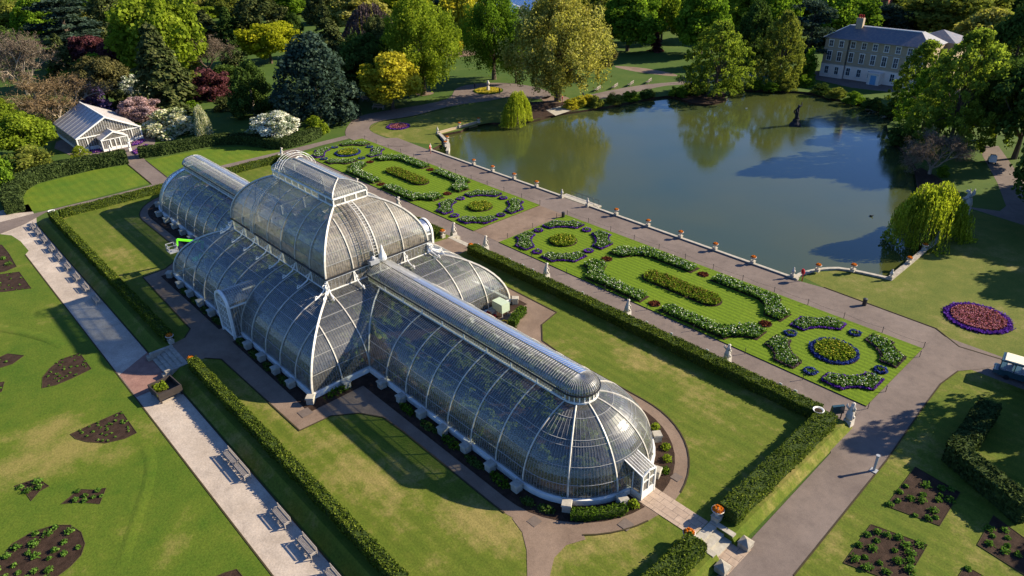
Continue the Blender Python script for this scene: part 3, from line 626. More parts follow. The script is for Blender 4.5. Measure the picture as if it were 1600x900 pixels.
# ------------------------------------------------------------------ leaf materials
LM = dict(
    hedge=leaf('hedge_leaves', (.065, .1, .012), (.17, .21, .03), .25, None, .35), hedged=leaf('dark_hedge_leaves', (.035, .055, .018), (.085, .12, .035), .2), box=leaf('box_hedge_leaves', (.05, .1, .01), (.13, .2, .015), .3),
    lime=leaf('lime_leaves', (.19, .26, .022), (.31, .38, .04), .45), yellow=leaf('yellow_leaves', (.34, .36, .02), (.5, .5, .04), .5), gold=leaf('golden_green_leaves', (.3, .29, .06), (.46, .43, .14), .5),
    orange=leaf('golden_yellow_leaves', (.46, .42, .035), (.62, .55, .07), .5), mid=leaf('mid_green_leaves', (.12, .21, .02), (.24, .36, .035), .45), olive=leaf('olive_leaves', (.16, .19, .035), (.29, .31, .06), .45),
    dark=leaf('dark_green_leaves', (.055, .095, .02), (.11, .17, .035), .3), blue=leaf('blue_green_needles', (.035, .06, .042), (.075, .115, .08), .2), con=leaf('conifer_needles', (.06, .08, .026), (.13, .14, .05), .2),
    brown=leaf('brown_green_needles', (.1, .095, .035), (.18, .16, .06), .25), purple=leaf('purple_leaves', (.1, .035, .04), (.19, .08, .09), .35), mauve=leaf('mauve_twigs', (.1, .075, .08), (.18, .14, .14), .3),
    lilac=leaf('lilac_blossom', (.12, .08, .2), (.2, .15, .3), .3), pink=leaf('pink_blossom', (.2, .13, .12), (.34, .22, .22), .3, (.42, .3, .3)), white=leaf('white_blossom', (.08, .12, .05), (.3, .34, .24), .3, (.75, .75, .66)),
    cream=leaf('cream_blossom', (.08, .12, .03), (.28, .32, .14), .3, (.62, .6, .42)), willow=leaf('willow_leaves', (.27, .33, .025), (.45, .5, .06), .5), rust=leaf('rust_leaves', (.15, .08, .03), (.24, .14, .06), .3),
    twig=leaf('bare_twigs', (.15, .115, .085), (.25, .2, .15), .15), twigb=leaf('golden_bare_twigs', (.15, .105, .055), (.26, .19, .1), .15), larch=leaf('larch_leaves', (.16, .22, .03), (.3, .37, .05), .5),
    palm=leaf('palm_fronds', (.13, .19, .02), (.3, .36, .05), .5), tulip=leaf('bedding_leaves', (.08, .165, .025), (.18, .3, .055), .35), tulipy=leaf('yellow_green_bedding', (.12, .19, .018), (.27, .34, .04), .4), tulipb=leaf('bedding_buds', (.16, .1, .03), (.3, .14, .05), .3),
    wflower=leaf('white_petals', (.5, .55, .4), (.8, .8, .7), .3), yflower=leaf('yellow_petals', (.5, .42, .05), (.75, .65, .1), .3), viola=leaf('violet_petals', (.1, .03, .28), (.2, .08, .48), .3), bluef=leaf('blue_petals', (.03, .05, .2), (.07, .1, .38), .3),
    pinkf=leaf('pink_petals', (.45, .15, .2), (.7, .35, .38), .3), redf=leaf('dark_red_foliage', (.1, .03, .02), (.2, .08, .04), .3), orangef=leaf('orange_petals', (.6, .18, .02), (.85, .35, .03), .3),
)
# indoor palms, seen through the glass
def palm_mesh(seed, H):
    global rng; r0 = rng; rng = np.random.default_rng(seed); c = Cloud(); P = []; N = []
    for k in range(46):
        a = rng.uniform(0, 6.28); L = rng.uniform(1.6, 3.1); tilt = rng.uniform(.1, 1.2); hz = H*rng.uniform(.35, 1)
        for j in range(26):
            t = j/26*L; x = t*math.cos(tilt); z = hz+t*math.sin(tilt)-.2*t*t
            for sgn in (-1, 1):
                P.append((x*math.cos(a)-sgn*.16*math.sin(a), x*math.sin(a)+sgn*.16*math.cos(a), z)); N.append((0, 0, 1))
    c.quads(P, N, .34, .5, .8); rng = r0; return c.mesh('fronds', LM['palm'])
PM = [(palm_mesh(3, 3.4), 3.4), (palm_mesh(4, 5.0), 5.0), (palm_mesh(5, 2.2), 2.2)]
tk = MB().lathe([(.2, 0), (.14, 1), (.13, 5)], 7).build('trunk', M['bark']); tkm = tk.data; bpy.data.objects.remove(tk)
def roofz(x, y):
    zs = []
    for dx, dy in ((1.4, 0), (-1.4, 0), (0, 1.4), (0, -1.4)):
        X_, Y_ = abs(x+dx), abs(y+dy); z = 1.2
        if X_ > 20.5: k_ = min(5.7, max(0.05, 7.62-math.hypot(max(0, X_-XC), Y_))); z = max(fW(t/20)[1] for t in range(21) if fW(t/20)[0] <= k_+.05)
        elif X_ < 13.3 and Y_ < 7.6: z = 10.5
        else: k_ = max(.05, min(AX-X_, AY-Y_)); z = max(fB(t/20)[1] for t in range(21) if fB(t/20)[0] <= k_+.05)
        zs.append(z)
    return min(zs)
spots = [(sg*(22.5+k*3.1), y, 0) for sg in (1, -1) for k in range(10) for y in (-4.9, 0.3, 4.9)]+[(sg*(24+k*3.1), y, 0) for sg in (1, -1) for k in range(8) for y in (-5.2, 5.2)]+[(x, y, 1) for x in range(-17, 19, 4) for y in (-11.3, 11.3)]+[(x, y, 1) for x in (-15, -9, -3, 3, 9, 15) for y in (-6, 0, 6)]
spots += [(sg*(XC+r*math.cos(R_(a))), r*math.sin(R_(a)), 2) for sg in (1, -1) for r, aa in ((6.1, range(-85, 90, 17)), (3.2, range(-75, 80, 50))) for a in aa]
spots += [(sg*(22+k*2.6), sy*6.2, 2) for sg in (1, -1) for sy in (-1,) for k in range(11)]+[(x, sy*13.7, 2) for x in np.arange(-18.5, 19, 2.6) for sy in (-1, 1) if abs(x-CX) > 3]+[(19.2, y, 2) for y in (-12, -10, -8.5, 9, 12)]
for i, (x, y, big_) in enumerate(spots):
    me_, H = PM[(i*7+int(abs(x))) % 3] if big_ < 2 else PM[2]; x += rng.uniform(-.8, .8); y += rng.uniform(-.5, .5)
    s_ = rng.uniform(.8, 1.0)*(.85 if not big_ else .62 if big_ == 2 else (1.25 if abs(y) > 8 else 2.3)); s_ = min(s_, (roofz(x, y)-.2)/(H+1.2))
    o = empty('indoor_palm', (x, y, .08), rng.uniform(0, 6), 'green palm growing indoors, seen dimly through the panes of the great glasshouse', 'palm', 'palms growing inside the glasshouse')
    o.scale = (s_*.95, s_*.95, s_); f_ = link('fronds', me_, o); t_ = link('trunk', tkm, o); t_.scale = (1, 1, H/5)
# ------------------------------------------------------------------ hedges
def hedge(pts, w_, h, z0, mat, label, dens=95, lsz=.13, closed=False, group=None):
    root = empty('hedge', (pts[0][0], pts[0][1], z0), 0, label, 'hedge', group)
    ox, oy = pts[0]; c = Cloud(); core = MB()
    P = [np.array(p, float) for p in pts]; n = len(P); L = []; Rr = []
    for i in range(n):
        d = P[min(i+1, n-1)]-P[max(i-1, 0)]; d /= np.linalg.norm(d); nn = np.array((-d[1], d[0])); k = 1.0
        if 0 < i < n-1:
            d1 = (P[i]-P[i-1])/np.linalg.norm(P[i]-P[i-1]); k = 1/max(.5, abs(nn@np.array((-d1[1], d1[0]))))
        L.append((nn, k))
    def ringp(i, hw, z): nn, k = L[i]; a = P[i]+nn*hw*k; return (a[0]-ox, a[1]-oy, z)
    for i in range(n-1):
        hw = w_/2-.07
        v = [ringp(i, -hw, 0), ringp(i, hw, 0), ringp(i, hw, h-.07), ringp(i, -hw, h-.07), ringp(i+1, -hw, 0), ringp(i+1, hw, 0), ringp(i+1, hw, h-.07), ringp(i+1, -hw, h-.07)]
        fs = [(3, 2, 6, 7), (0, 3, 7, 4), (2, 1, 5, 6)]
        if i == 0: fs.append((0, 1, 2, 3))
        if i == n-2: fs.append((7, 6, 5, 4))
        core.add(v, fs)
        l = np.linalg.norm(P[i+1]-P[i]); hw = w_/2
        def bil(m, A, B, side):
            u, q = rng.uniform(0, 1, m)[:, None], rng.uniform(0, 1, m)[:, None]
            a0, a1 = np.array(A[0]), np.array(A[1]); b0_, b1_ = np.array(B[0]), np.array(B[1]); return (a0*(1-u)+a1*u)*(1-q)+(b0_*(1-u)+b1_*u)*q
        m = int(l*w_*dens); Q = bil(m, (ringp(i, -hw, h), ringp(i+1, -hw, h)), (ringp(i, hw, h), ringp(i+1, hw, h)), 0)
        Q[:, 2] += rng.normal(0, .05, m)+.05*np.sin(Q[:, 0]*1.1+Q[:, 1]*.9)+.04*np.sin(Q[:, 0]*3.1-Q[:, 1]*2.3); c.quads(Q, (0, 0, 1), lsz, .7)
        for sgn in (-1, 1):
            m = int(l*h*dens*.8); Q = bil(m, (ringp(i, sgn*hw, 0), ringp(i+1, sgn*hw, 0)), (ringp(i, sgn*hw, h), ringp(i+1, sgn*hw, h)), 0)
            nn = L[i][0]*sgn; Q[:, :2] += nn*(rng.normal(0, .045, (m, 1))+.06*np.sin(Q[:, :1]*1.3+Q[:, 1:2]*1.1)+.03*np.sin(Q[:, :1]*4.1+Q[:, 2:3]*3)); c.quads(Q, (nn[0], nn[1], .2), lsz, .7)
        for end, sgn in ((0, -1), (n-1, 1)):
            if (end == 0 and i == 0) or (end == n-1 and i == n-2):
                d = (P[i+1]-P[i])/l*sgn; m = int(w_*h*dens); Q = bil(m, (ringp(end, -hw, 0), ringp(end, hw, 0)), (ringp(end, -hw, h), ringp(end, hw, h)), 0); c.quads(Q, (d[0], d[1], .2), lsz, .7)
    core.build('stems', M['hcore'], root)
    link('foliage', c.mesh('foliage', LM[mat]), root); return root
H1 = 1.35
hedge([(-61.2, -22.7), (CX-4.0, -22.7)], 1.15, H1, 0, 'hedge', 'long clipped hedge above the row of benches, on the far side of the garden steps')
hedge([(CX+4.1, -22.7), (63.9, -22.7)], 1.15, H1, 0, 'hedge', 'long sunlit clipped hedge on the near side of the garden steps, above the pale path')
hedge([(-60.4, -21.6), (-60.4, 22.0)], 1.25, H1, 0, 'hedge', 'clipped hedge closing the far end of the terrace lawn')
hedge([(63.6, -12), (63.6, -2.2)], 1.9, 1.6, 0, 'hedge', 'short broad clipped hedge at the foot of the picture beside the paved end steps')
hedge([(63.6, 2.6), (63.6, 21.9)], 1.9, 1.6, 0, 'hedge', 'broad clipped hedge running from the paved end steps to the noticeboard', dens=65)
hedge([(CX+4.0, 22.1), (62.5, 22.1)], 1.7, H1, 0, 'hedge', 'long clipped hedge between the glasshouse lawn and the statue path, from middle steps to noticeboard')
hedge([(-61.2, 22.1), (CX-4.0, 22.1)], 1.7, H1, 0, 'hedge', 'clipped hedge beside the statue path, behind the dome of the glasshouse')
cl = GP([(25, 333), (22, 312), (33, 296), (56, 284), (98, 273), (150, 262), (200, 253)])
hedge(smooth_poly(cl, 3, False), 3.0, 2.6, ZG, 'hedged', 'tall dark curved hedge round the half-moon lawn, left of the small glasshouse', dens=28, lsz=.3)
cr = GP([(219, 246), (260, 240), (300, 232), (340, 225), (380, 224), (412, 228), (440, 231), (470, 224), (497, 213)])
hedge(smooth_poly(cr, 3, False), 2.6, 2.2, ZG, 'hedged', 'tall dark curved hedge behind the second half-moon lawn, right of the small glasshouse', dens=28, lsz=.3)
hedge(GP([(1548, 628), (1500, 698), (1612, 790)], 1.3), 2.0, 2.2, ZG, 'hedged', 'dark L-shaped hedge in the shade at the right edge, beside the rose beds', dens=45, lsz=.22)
# beds of low plants hugging the glasshouse
def mound(name, x, y, z, rx, ry, rz_, hh, mat, label, cat, n=500, lsz=.17, group=None, flat=.6):
    root = empty(name, (x, y, z), rz_, label, cat, group); c = Cloud()
    d = rng.normal(0, 1, (n, 3)); d[:, 2] = abs(d[:, 2]); d /= np.linalg.norm(d, axis=1)[:, None]
    k = rng.uniform(.55, 1.05, n)[:, None]; Q = d*k*np.array((rx, ry, hh)); c.quads(Q, d, lsz, .7)
    link('leaves', c.mesh('leaves', LM[mat]), root)
    sm = MB()
    for k in range(5): a = k*1.26; sm.tube([(0, 0, 0), (rx*.4*math.cos(a), ry*.4*math.sin(a), hh*.7)], [.04, .02], 4)
    sm.build('stems', M['bark'], root); return root
k_ = 0
ORD = 'first second third fourth fifth sixth seventh eighth ninth tenth eleventh twelfth thirteenth fourteenth fifteenth sixteenth'.split()
hs = [(AX+BAY*2.5, .8), (AX+BAY*3.5, .4), (AX+BAY*4.5, .9), (AX+BAY*5.5, .4), (AX+BAY*6.5, .9)]
for i, (x, hh) in enumerate(hs): mound('shrub', x, -8.9, .04, 1.5, .55, 0, hh, 'box' if hh > .7 else 'dark', 'low shrub against the shaded near wing, %s bay out from the inner corner' % ORD[i+2], 'shrub', 260)
for i, k in enumerate(range(-4, 5)):
    if k == 0: continue
    mound('shrub', BAY*k+.3, -16.2, .04, 1.4, .55, 0, .6, 'dark', 'dark low shrub under the garden-side wall, %s from the far corner' % ORD[i], 'shrub', 220)
for i, a in enumerate((-78, -66)): mound('shrub', XC+9.0*math.cos(R_(a)), 9.0*math.sin(R_(a)), .04, .9, .5, R_(a+90), .5, 'dark', 'dark little shrub at the curved glasshouse end, %s before the sunlit pier' % ('just' if i else 'further back'), 'shrub', 160)
for i, a in enumerate((24, 35, 46, 66)): mound('shrub', XC+9.1*math.cos(R_(a)), 9.1*math.sin(R_(a)), .04, .55, .5, R_(a+90), .55, 'lime' if i else 'box', '%s small yellow-green shrub beyond the end porch' % ORD[i], 'shrub', 120)
mound('shrub', XC+9.2*math.cos(R_(-13)), 9.2*math.sin(R_(-13)), .04, .6, .5, 0, .7, 'lime', 'small bright round shrub just before the white end porch', 'shrub', 160)
mound('shrub', AX+1.1, -12.6, .04, .6, 2.0, 0, .8, 'box', 'green shrub below the sunlit triangular corner of the glasshouse', 'shrub', 260)
hedge([(XC+9.25*math.cos(R_(a)), 9.25*math.sin(R_(a))) for a in range(-51, -18, 4)], 1.0, .7, .04, 'box', 'low bright green box hedge curving round the glasshouse end', dens=90, lsz=.13)
hedge(GP([(800, 512), (806, 500), (818, 489)], 0), 1.0, 1.1, 0, 'box', 'small bright green hedge beside the green generator box', dens=70, lsz=.15)
# ------------------------------------------------------------------ flower parterres
def in_poly(P, poly):
    x, y = P[:, 0], P[:, 1]; ins = np.zeros(len(P), bool); n = len(poly); j = n-1
    for i in range(n):
        xi, yi = poly[i]; xj, yj = poly[j]
        c_ = ((yi > y) != (yj > y)) & (x < (xj-xi)*(y-yi)/((yj-yi) or 1e-9)+xi); ins ^= c_; j = i
    return ins
def edge_dist(P, poly):
    d = np.full(len(P), 1e9)
    for i in range(len(poly)):
        a = np.array(poly[i]); b_ = np.array(poly[(i+1) % len(poly)]); ab = b_-a; t_ = np.clip(((P-a)@ab)/(ab@ab), 0, 1)[:, None]; d = np.minimum(d, np.linalg.norm(P-(a+ab*t_), axis=1))
    return d
def bed(poly, z, label, leafm='tulip', fl='wflower', ff=.25, border=None, bw=.35, hh=.5, dens=46, group=None, sz=.2, cat='flower bed'):
    cx_, cy_ = np.mean(poly, axis=0); poly = [(x-cx_, y-cy_) for x, y in poly]
    root = empty('flower_bed', (cx_, cy_, z), 0, label, cat, group)
    MB().prism([(x*1.02, y*1.02) for x, y in poly], 0, .06).build('bed_soil', M['soil'], root)
    xs, ys = zip(*poly); A = (max(xs)-min(xs))*(max(ys)-min(ys)); n = int(A*dens)
    P = np.c_[rng.uniform(min(xs), max(xs), n), rng.uniform(min(ys), max(ys), n)]; P = P[in_poly(P, poly)]; d = edge_dist(P, poly)
    lim = bw if border else .12
    Q = P[d > lim]; m = len(Q); c = Cloud(); hz = hh*rng.uniform(.5, 1.0, m)
    c.quads(np.c_[Q, hz*.55], (0, 0, 1), sz*1.2, .9, 1.3); c.quads(np.c_[Q+rng.normal(0, .1, (m, 2)), hz*.9], (0, 0, 1), sz, .9, 1.2)
    s_ = rng.uniform(0, 1, m) < ff
    if s_.any(): c.quads(np.c_[Q[s_], hz[s_]*1.08+.05], (0, 0, 1), sz*.62, .6, 1.0, m=1)
    link('plants', c.mesh('plants', [LM[leafm], LM[fl]]), root)
    if border:
        c = Cloud(); n = int(sum(math.hypot(poly[i][0]-poly[i-1][0], poly[i][1]-poly[i-1][1]) for i in range(len(poly)))*bw*90)
        P = []
        for i in range(len(poly)):
            a = np.array(poly[i-1]); b_ = np.array(poly[i]); l = np.linalg.norm(b_-a); m = int(l*bw*110)+1; P.append(a+(b_-a)*rng.uniform(0, 1, m)[:, None])
        P = np.concatenate(P)*(1-bw*.45/max(.8, np.abs(poly).max()))
        P += rng.normal(0, bw*.28, P.shape); c.quads(np.c_[P, rng.uniform(.1, .26, len(P))], (0, 0, 1), .19, .5); link('edging_flowers', c.mesh('edging_flowers', LM[border]), root)
    return root
def circ(cx_, cy_, r, n=24, ry=None): return [(cx_+r*math.cos(2*math.pi*k/n), cy_+(ry or r)*math.sin(2*math.pi*k/n)) for k in range(n)]
def stad(cx_, cy_, hx, hy, n=10): return [(cx_+hx-hy+hy*math.cos(R_(a)), cy_+hy*math.sin(R_(a))) for a in range(-90, 91, 15)]+[(cx_-hx+hy+hy*math.cos(R_(a)), cy_+hy*math.sin(R_(a))) for a in range(90, 271, 15)]
CHEV = [(1.7, -7.1), (1.6, -5.2), (2.6, -4.7), (3.8, -3.9), (4.6, -2.8), (4.9, -1.7), (6.8, -1.7), (6.8, -4.7), (5.9, -5.0), (5.1, -5.6), (4.5, -6.3), (4.3, -7.1)]
ELL = [(1.7, -7.3), (1.8, -5.1), (9.6, -5.0), (10.7, -4.4), (11.5, -3.4), (12.3, -1.8), (14.8, -1.8), (14.9, -4.5), (13.9, -4.8), (12.9, -5.5), (12.2, -6.3), (12.0, -7.3)]
ZP = ZG+.12
for side in (1, -1):
    wh = 'near' if side == 1 else 'far'; fx = (lambda x: x) if side == 1 else (lambda x: 2*.62-x)
    x0, x1 = fx(3.9), fx(65.0); q = MB(); q.prism([(x0, 28.8), (x1, 28.8), (x1, 45.1), (x0, 45.1)], ZG-.05, ZP, m=1, mt=0)
    tag(q.build('parterre_lawn', [M['g_str'], M['edge']]), kind='structure')
    for cell, cxx in (('inner', 11.25), ('outer', 57.6)):
        X0 = fx(cxx); col = 'violet' if cell == 'inner' else 'blue'; cd_ = '%s-edged' % col
        for nm, sx, sy in (('pond-side inner', -1, 1), ('pond-side outer', 1, 1), ('hedge-side inner', -1, -1), ('hedge-side outer', 1, -1)):
            poly = [(fx(cxx+sx*x), 36.7-sy*y) for x, y in CHEV]
            bed(poly, ZP, '%s chevron bed with %s edging, %s corner of %s parterre %s square' % ('white-flowered', 'violet' if cell == 'inner' else 'mauve', nm, wh, cell), 'tulip', 'wflower', .28, 'viola' if cell == 'inner' else ('mauve' if sx*sy > 0 else 'viola'), .24, .5, group='chevron flower beds')
        for nm, dx, dy in (('inner', -5.8, 0), ('outer', 5.7, 0), ('pond-side', 0, 5.9), ('hedge-side', 0, -6.1)):
            bed(circ(fx(cxx+dx), 36.6+dy, .78, 16), ZP, 'small round %s-flowered bed on the %s side of %s parterre %s square' % (col, nm, wh, cell), 'tulip', 'pinkf' if cell == 'outer' else 'viola', .1, 'viola' if cell == 'inner' else 'bluef', .32, .3, group='small round flower beds')
        bed(circ(X0, 36.6, 2.35 if cell == 'inner' else 2.9, 28), ZP, 'big round bed of yellow-green plants%s, centre of %s parterre %s square' % ('' if cell == 'inner' else ' ringed in blue', wh, cell), 'tulipy', 'yflower', .25, None if cell == 'inner' else 'bluef', .5, .55)
    for nm, sx, sy in (('pond-side inner', -1, 1), ('pond-side outer', 1, 1), ('hedge-side inner', -1, -1), ('hedge-side outer', 1, -1)):
        poly = [(fx(34.6+sx*x), 36.65-sy*y) for x, y in ELL]
        bed(poly, ZP, 'long hooked border of white flowers, %s arm of %s parterre centre panel' % (nm, wh), 'tulip', 'wflower', .26, None, .3, .7, group='long hooked flower borders', sz=.24)
    for nm, x, y in (('inner', 20.9, 36.5), ('outer', 48.3, 36.5), ('pond-side', 34.5, 42.7), ('hedge-side', 34.7, 30.4)):
        bed(circ(fx(x), y, .85, 16), ZP, 'small round dark red bed at the %s gap of %s parterre centre panel' % (nm, wh), 'redf', 'redf', .2, None, .3, .2, group='small dark red beds')
    bed(stad(fx(34.7), 36.7, 6.5, 1.7), ZP, 'long oval bed of yellow-green and russet buds in %s parterre centre panel' % wh, 'tulipy', 'tulipb', .4, None, .3, .65)
bed(circ(67.3, 57.8, 4.0, 32), ZG, 'large round bed of pink and red flowers ringed with violet, on the pondside lawn', 'redf', 'pinkf', 1.0, 'viola', .75, .35, dens=70)
bed(circ(-65.8, 57.2, 2.9, 28), ZG, 'round red flower bed with violet ring beside the curving path beyond the parterres', 'redf', 'pinkf', .9, 'viola', .6, .3)
bed(circ(-77.4, 98, 4.4, 28), ZG, 'round bed of yellow flowers on the forecourt by the woodland', 'yflower', 'yflower', 1.0, 'tulip', .4, .3)
# soil beds of the rose gardens
def soilbed(pts, label, nb=8, sz=.5, dens=1.0):
    P = GP(pts); cx_, cy_ = np.mean(P, axis=0); root = empty('rose_bed', (cx_, cy_, ZG+.012), 0, label, 'rose bed', 'bare soil beds of the rose gardens')
    pl_ = [(x-cx_, y-cy_) for x, y in P]; q = MB(); q.prism(pl_, .0, .03); q.build('bed_soil', M['soil'], root)
    ed = MB(); ed.tube([(x, y, .03) for x, y in pl_]+[(pl_[0][0], pl_[0][1], .03)], .045, 4); ed.build('turf_edge', M['edge'], root)
    xs, ys = zip(*pl_); Q = []; k = 0
    while len(Q) < nb and k < 600:
        k += 1; p = np.array([[rng.uniform(min(xs), max(xs)), rng.uniform(min(ys), max(ys))]])
        if in_poly(p, pl_)[0] and edge_dist(p, pl_)[0] > .25*sz and all(np.hypot(*(p[0]-z_)) > 1.5*sz for z_ in Q): Q.append(p[0])
    for p in Q:
        s_ = sz*rng.uniform(.5, 1.15); c = Cloud(); n = int(90*dens); d = rng.normal(0, 1, (n, 3)); d[:, 2] = abs(d[:, 2]); d /= np.linalg.norm(d, axis=1)[:, None]
        c.quads(d*rng.uniform(.3, 1, n)[:, None]*np.array((s_, s_, s_*.9)), d, .15, .8); o = link('rose_bush', c.mesh('rose_bush', LM['tulip']), root); o.location = (p[0], p[1], .03)
soilbed([(66, 607), (67, 590), (78, 576), (95, 562), (125, 552), (143, 577), (112, 592), (88, 602)], 'bare brown bed with one curved edge, beside the shadow on the left lawn', 26, .16, .4)
soilbed([(110, 679), (140, 665), (190, 643), (214, 677), (195, 686), (165, 693), (135, 691), (118, 686)], 'bare brown leaf-shaped bed below the brick apron, left of the pale path', 30, .16, .4)
soilbed([(23, 760), (40, 754), (62, 747), (68, 754), (77, 760), (62, 768), (49, 783), (40, 770)], 'small kite-shaped bed with a green rose bush, lower left lawn', 4, .55)
soilbed([(96, 788), (110, 777), (122, 765), (145, 766), (166, 763), (156, 788), (125, 785)], 'small four-cornered bed with straggling bushes, beside the kite-shaped one', 7, .45)
soilbed([(-60, 900), (0, 876), (20, 850), (50, 832), (85, 821), (110, 821), (127, 832), (133, 850), (127, 868), (110, 886), (85, 905), (20, 960), (-60, 960)], 'large round-ended bed full of rose bushes at the bottom left corner', 34, .5)
soilbed([(-20, 432), (30, 425), (49, 451), (10, 456), (-20, 458)], 'bare brown bed cut by the left edge, below the shrubby one', 16, .16, .4)
soilbed([(-20, 382), (3, 383), (14, 396), (26, 417), (10, 424), (-20, 430)], 'bed with tall leafy bushes at the left edge, near the path corner', 5, .8)
soilbed([(-15, 565), (12, 553), (38, 556), (20, 569), (-5, 577)], 'tiny pointed brown bed at the left edge beside the curved-edged bed', 4, .2)
soilbed([(-15, 600), (7, 597), (3, 612), (-15, 622)], 'sliver of brown bed at the left edge, lowest of the small ones', 3, .2)
soilbed([(330, 905), (350, 896), (370, 890), (380, 902), (385, 930), (330, 930)], 'corner of a brown bed at the bottom edge beside the pale path', 4, .25)
soilbed([(1385, 791), (1430, 730), (1500, 770), (1468, 822)], 'square brown bed of young roses nearest the shade of the dark hedge', 17, .5)
soilbed([(1318, 880), (1361, 820), (1449, 852), (1412, 915)], 'square brown bed of young roses nearest the road at the bottom right', 19, .5)
soilbed([(1527, 852), (1552, 806), (1640, 870), (1610, 905)], 'brown rose bed cut off by the right edge of the view', 12, .5)
soilbed([(1497, 902), (1508, 885), (1545, 905), (1520, 930)], 'corner of a brown rose bed at the bottom edge, lower right', 3, .35)
# ------------------------------------------------------------------ trees: unit meshes (height 1, crown width 1), shared by copies
TM = {}
def sph(n):
    d = rng.normal(0, 1, (n, 3)); return d/np.linalg.norm(d, axis=1)[:, None]
def clumps(centres, rads, n, sz, c, jit=.55, squash=.8, droop=0):
    k = rng.integers(0, len(centres), n); d = sph(n); q = rng.uniform(.55, 1.0, n)[:, None]
    P = centres[k]+d*q*rads[k][:, None]*np.array((1, 1, squash)); P[:, 2] -= droop*rng.uniform(0, 1, n)**2*rads[k]
    cv = rng.uniform(.25, .75, len(centres)); c.quads(P, d, sz, jit, v=cv[k])
def branches(mb, base, tips, r0, n=4):
    for t_ in tips:
        a = Vector(base); b_ = Vector(t_); mid = a.lerp(b_, .5)+Vector((rng.normal(0, .02), rng.normal(0, .02), .03)); mb.tube([a, mid, b_], [r0, r0*.6, r0*.2], 4, cap=False)
def mk(kind, seed):
    global rng
    r0 = rng; rng = np.random.default_rng(seed); c = Cloud(); t = MB(); N = 7500
    if kind in ('broad', 'tall', 'egg'):
        zc, rz_, pw = {'broad': (.55, .45, 1.0), 'tall': (.54, .46, .8), 'egg': (.52, .48, 1.0)}[kind]
        K = 95; d = sph(K); d[:, 2] = np.where(d[:, 2] < -.8, -d[:, 2], d[:, 2]); lump = 1+.16*np.sin(d[:, 0]*4+seed)*np.cos(d[:, 1]*5)+rng.normal(0, .07, K)
        cen = d*np.array((.4, .4, rz_-.1))*lump[:, None]*rng.uniform(.6, 1.05, K)[:, None]+(0, 0, zc)
        if kind != 'broad': s_ = np.interp(cen[:, 2], [.1, .4, 1], [1.0, 1.05, .55]); cen[:, :2] *= s_[:, None]
        rad = rng.uniform(.08, .15, K); clumps(cen, rad, N+9500, .03, c)
        t.tube([(0, 0, -.01), (.005, 0, .15), (0, .01, .55)], [.03, .022, .01], 7); branches(t, (0, 0, .2), cen[:14]*.9, .012)
    elif kind == 'spruce':
        P = []; D = []; V = []
        for k in range(150):
            z = rng.uniform(.03, .98)**1.0; a = rng.uniform(0, 6.28); L = .5*(1-z)**.8*rng.uniform(.7, 1.05)+.02
            v_ = rng.uniform(.3, .7)
            for j in range(int(30+190*L)):
                q = rng.uniform(.15, 1)*L; wd = rng.normal(0, .03*(1+2*(L-q))); zz = z-.25*q*q/max(L, .1)-.1*q+rng.normal(0, .008)-abs(wd)*.5
                P.append((q*math.cos(a)-wd*math.sin(a), q*math.sin(a)+wd*math.cos(a), max(.01, zz))); D.append((math.cos(a)*.5, math.sin(a)*.5, .8)); V.append(v_)
        c.quads(P, D, .032, .4, 1.2, v=V); t.tube([(0, 0, -.01), (0, 0, .95)], [.028, .004], 6)
    elif kind == 'pine':
        K = 120; z = rng.uniform(.08, .97, K); a = rng.uniform(0, 6.28, K); r = np.interp(z, [0, .25, .6, .85, 1], [.36, .44, .36, .2, .04])*rng.uniform(.55, 1.05, K)
        cen = np.c_[r*np.cos(a), r*np.sin(a), z]; rad = rng.uniform(.07, .12, K); clumps(cen, rad, N+8500, .028, c, .5, 1.25)
        t.tube([(0, 0, -.01), (0, 0, .9)], [.03, .006], 6)
    elif kind == 'cedar':
        P = []; D = []; V = []
        for k in range(34):
            z = rng.uniform(.15, .97); a = rng.uniform(0, 6.28); R0 = np.interp(z, [.1, .4, .8, 1], [.42, .46, .3, .12])*rng.uniform(.5, 1); cx_, cy_ = R0*math.cos(a)*.7, R0*math.sin(a)*.7; rr = rng.uniform(.1, .2); v_ = rng.uniform(.3, .7)
            t.tube([(0, 0, max(.08, z-.1)), (cx_, cy_, z-.01)], [.012, .004], 4, cap=False)
            for j in range(240):
                q = rr*math.sqrt(rng.uniform(0, 1)); b_ = rng.uniform(0, 6.28); P.append((cx_+q*math.cos(b_), cy_+q*math.sin(b_), z+rng.normal(0, .012)-q*q*.6)); D.append((0, 0, 1)); V.append(v_)
        c.quads(P, D, .028, .5, v=V); t.tube([(0, 0, -.01), (0, 0, .9)], [.035, .006], 6)
    elif kind == 'bare':
        P = []
        def br(p, d, L, r, lv):
            e_ = p+d*L; mid = p+d*L*.5+np.array((rng.normal(0, .02), rng.normal(0, .02), rng.normal(0, .02)))*L*2
            t.tube([p, mid, e_], [r, r*.8, r*.62], 4 if lv < 3 else 3, cap=False)
            if lv >= 5:
                for j in range(26): P.append(p+(e_-p)*rng.uniform(-.5, 1.9)+rng.normal(0, .02, 3))
                return
            for j in range(4 if lv < 1 else 3):
                nd_ = d+rng.normal(0, .5, 3)+np.array((0, 0, .08)); nd_ /= np.linalg.norm(nd_); br(p+(e_-p)*rng.uniform(.55, 1), nd_, L*rng.uniform(.62, .82), r*.58, lv+1)
        for j in range(5):
            a = j*1.26+rng.uniform(0, .5); dd = np.array((math.cos(a)*.75, math.sin(a)*.75, rng.uniform(.7, 1.2))); dd /= np.linalg.norm(dd); br(np.array((0, 0, .1)), dd, .28, .016, 1)
        t.tube([(0, 0, -.01), (0, 0, .14)], [.03, .024], 6)
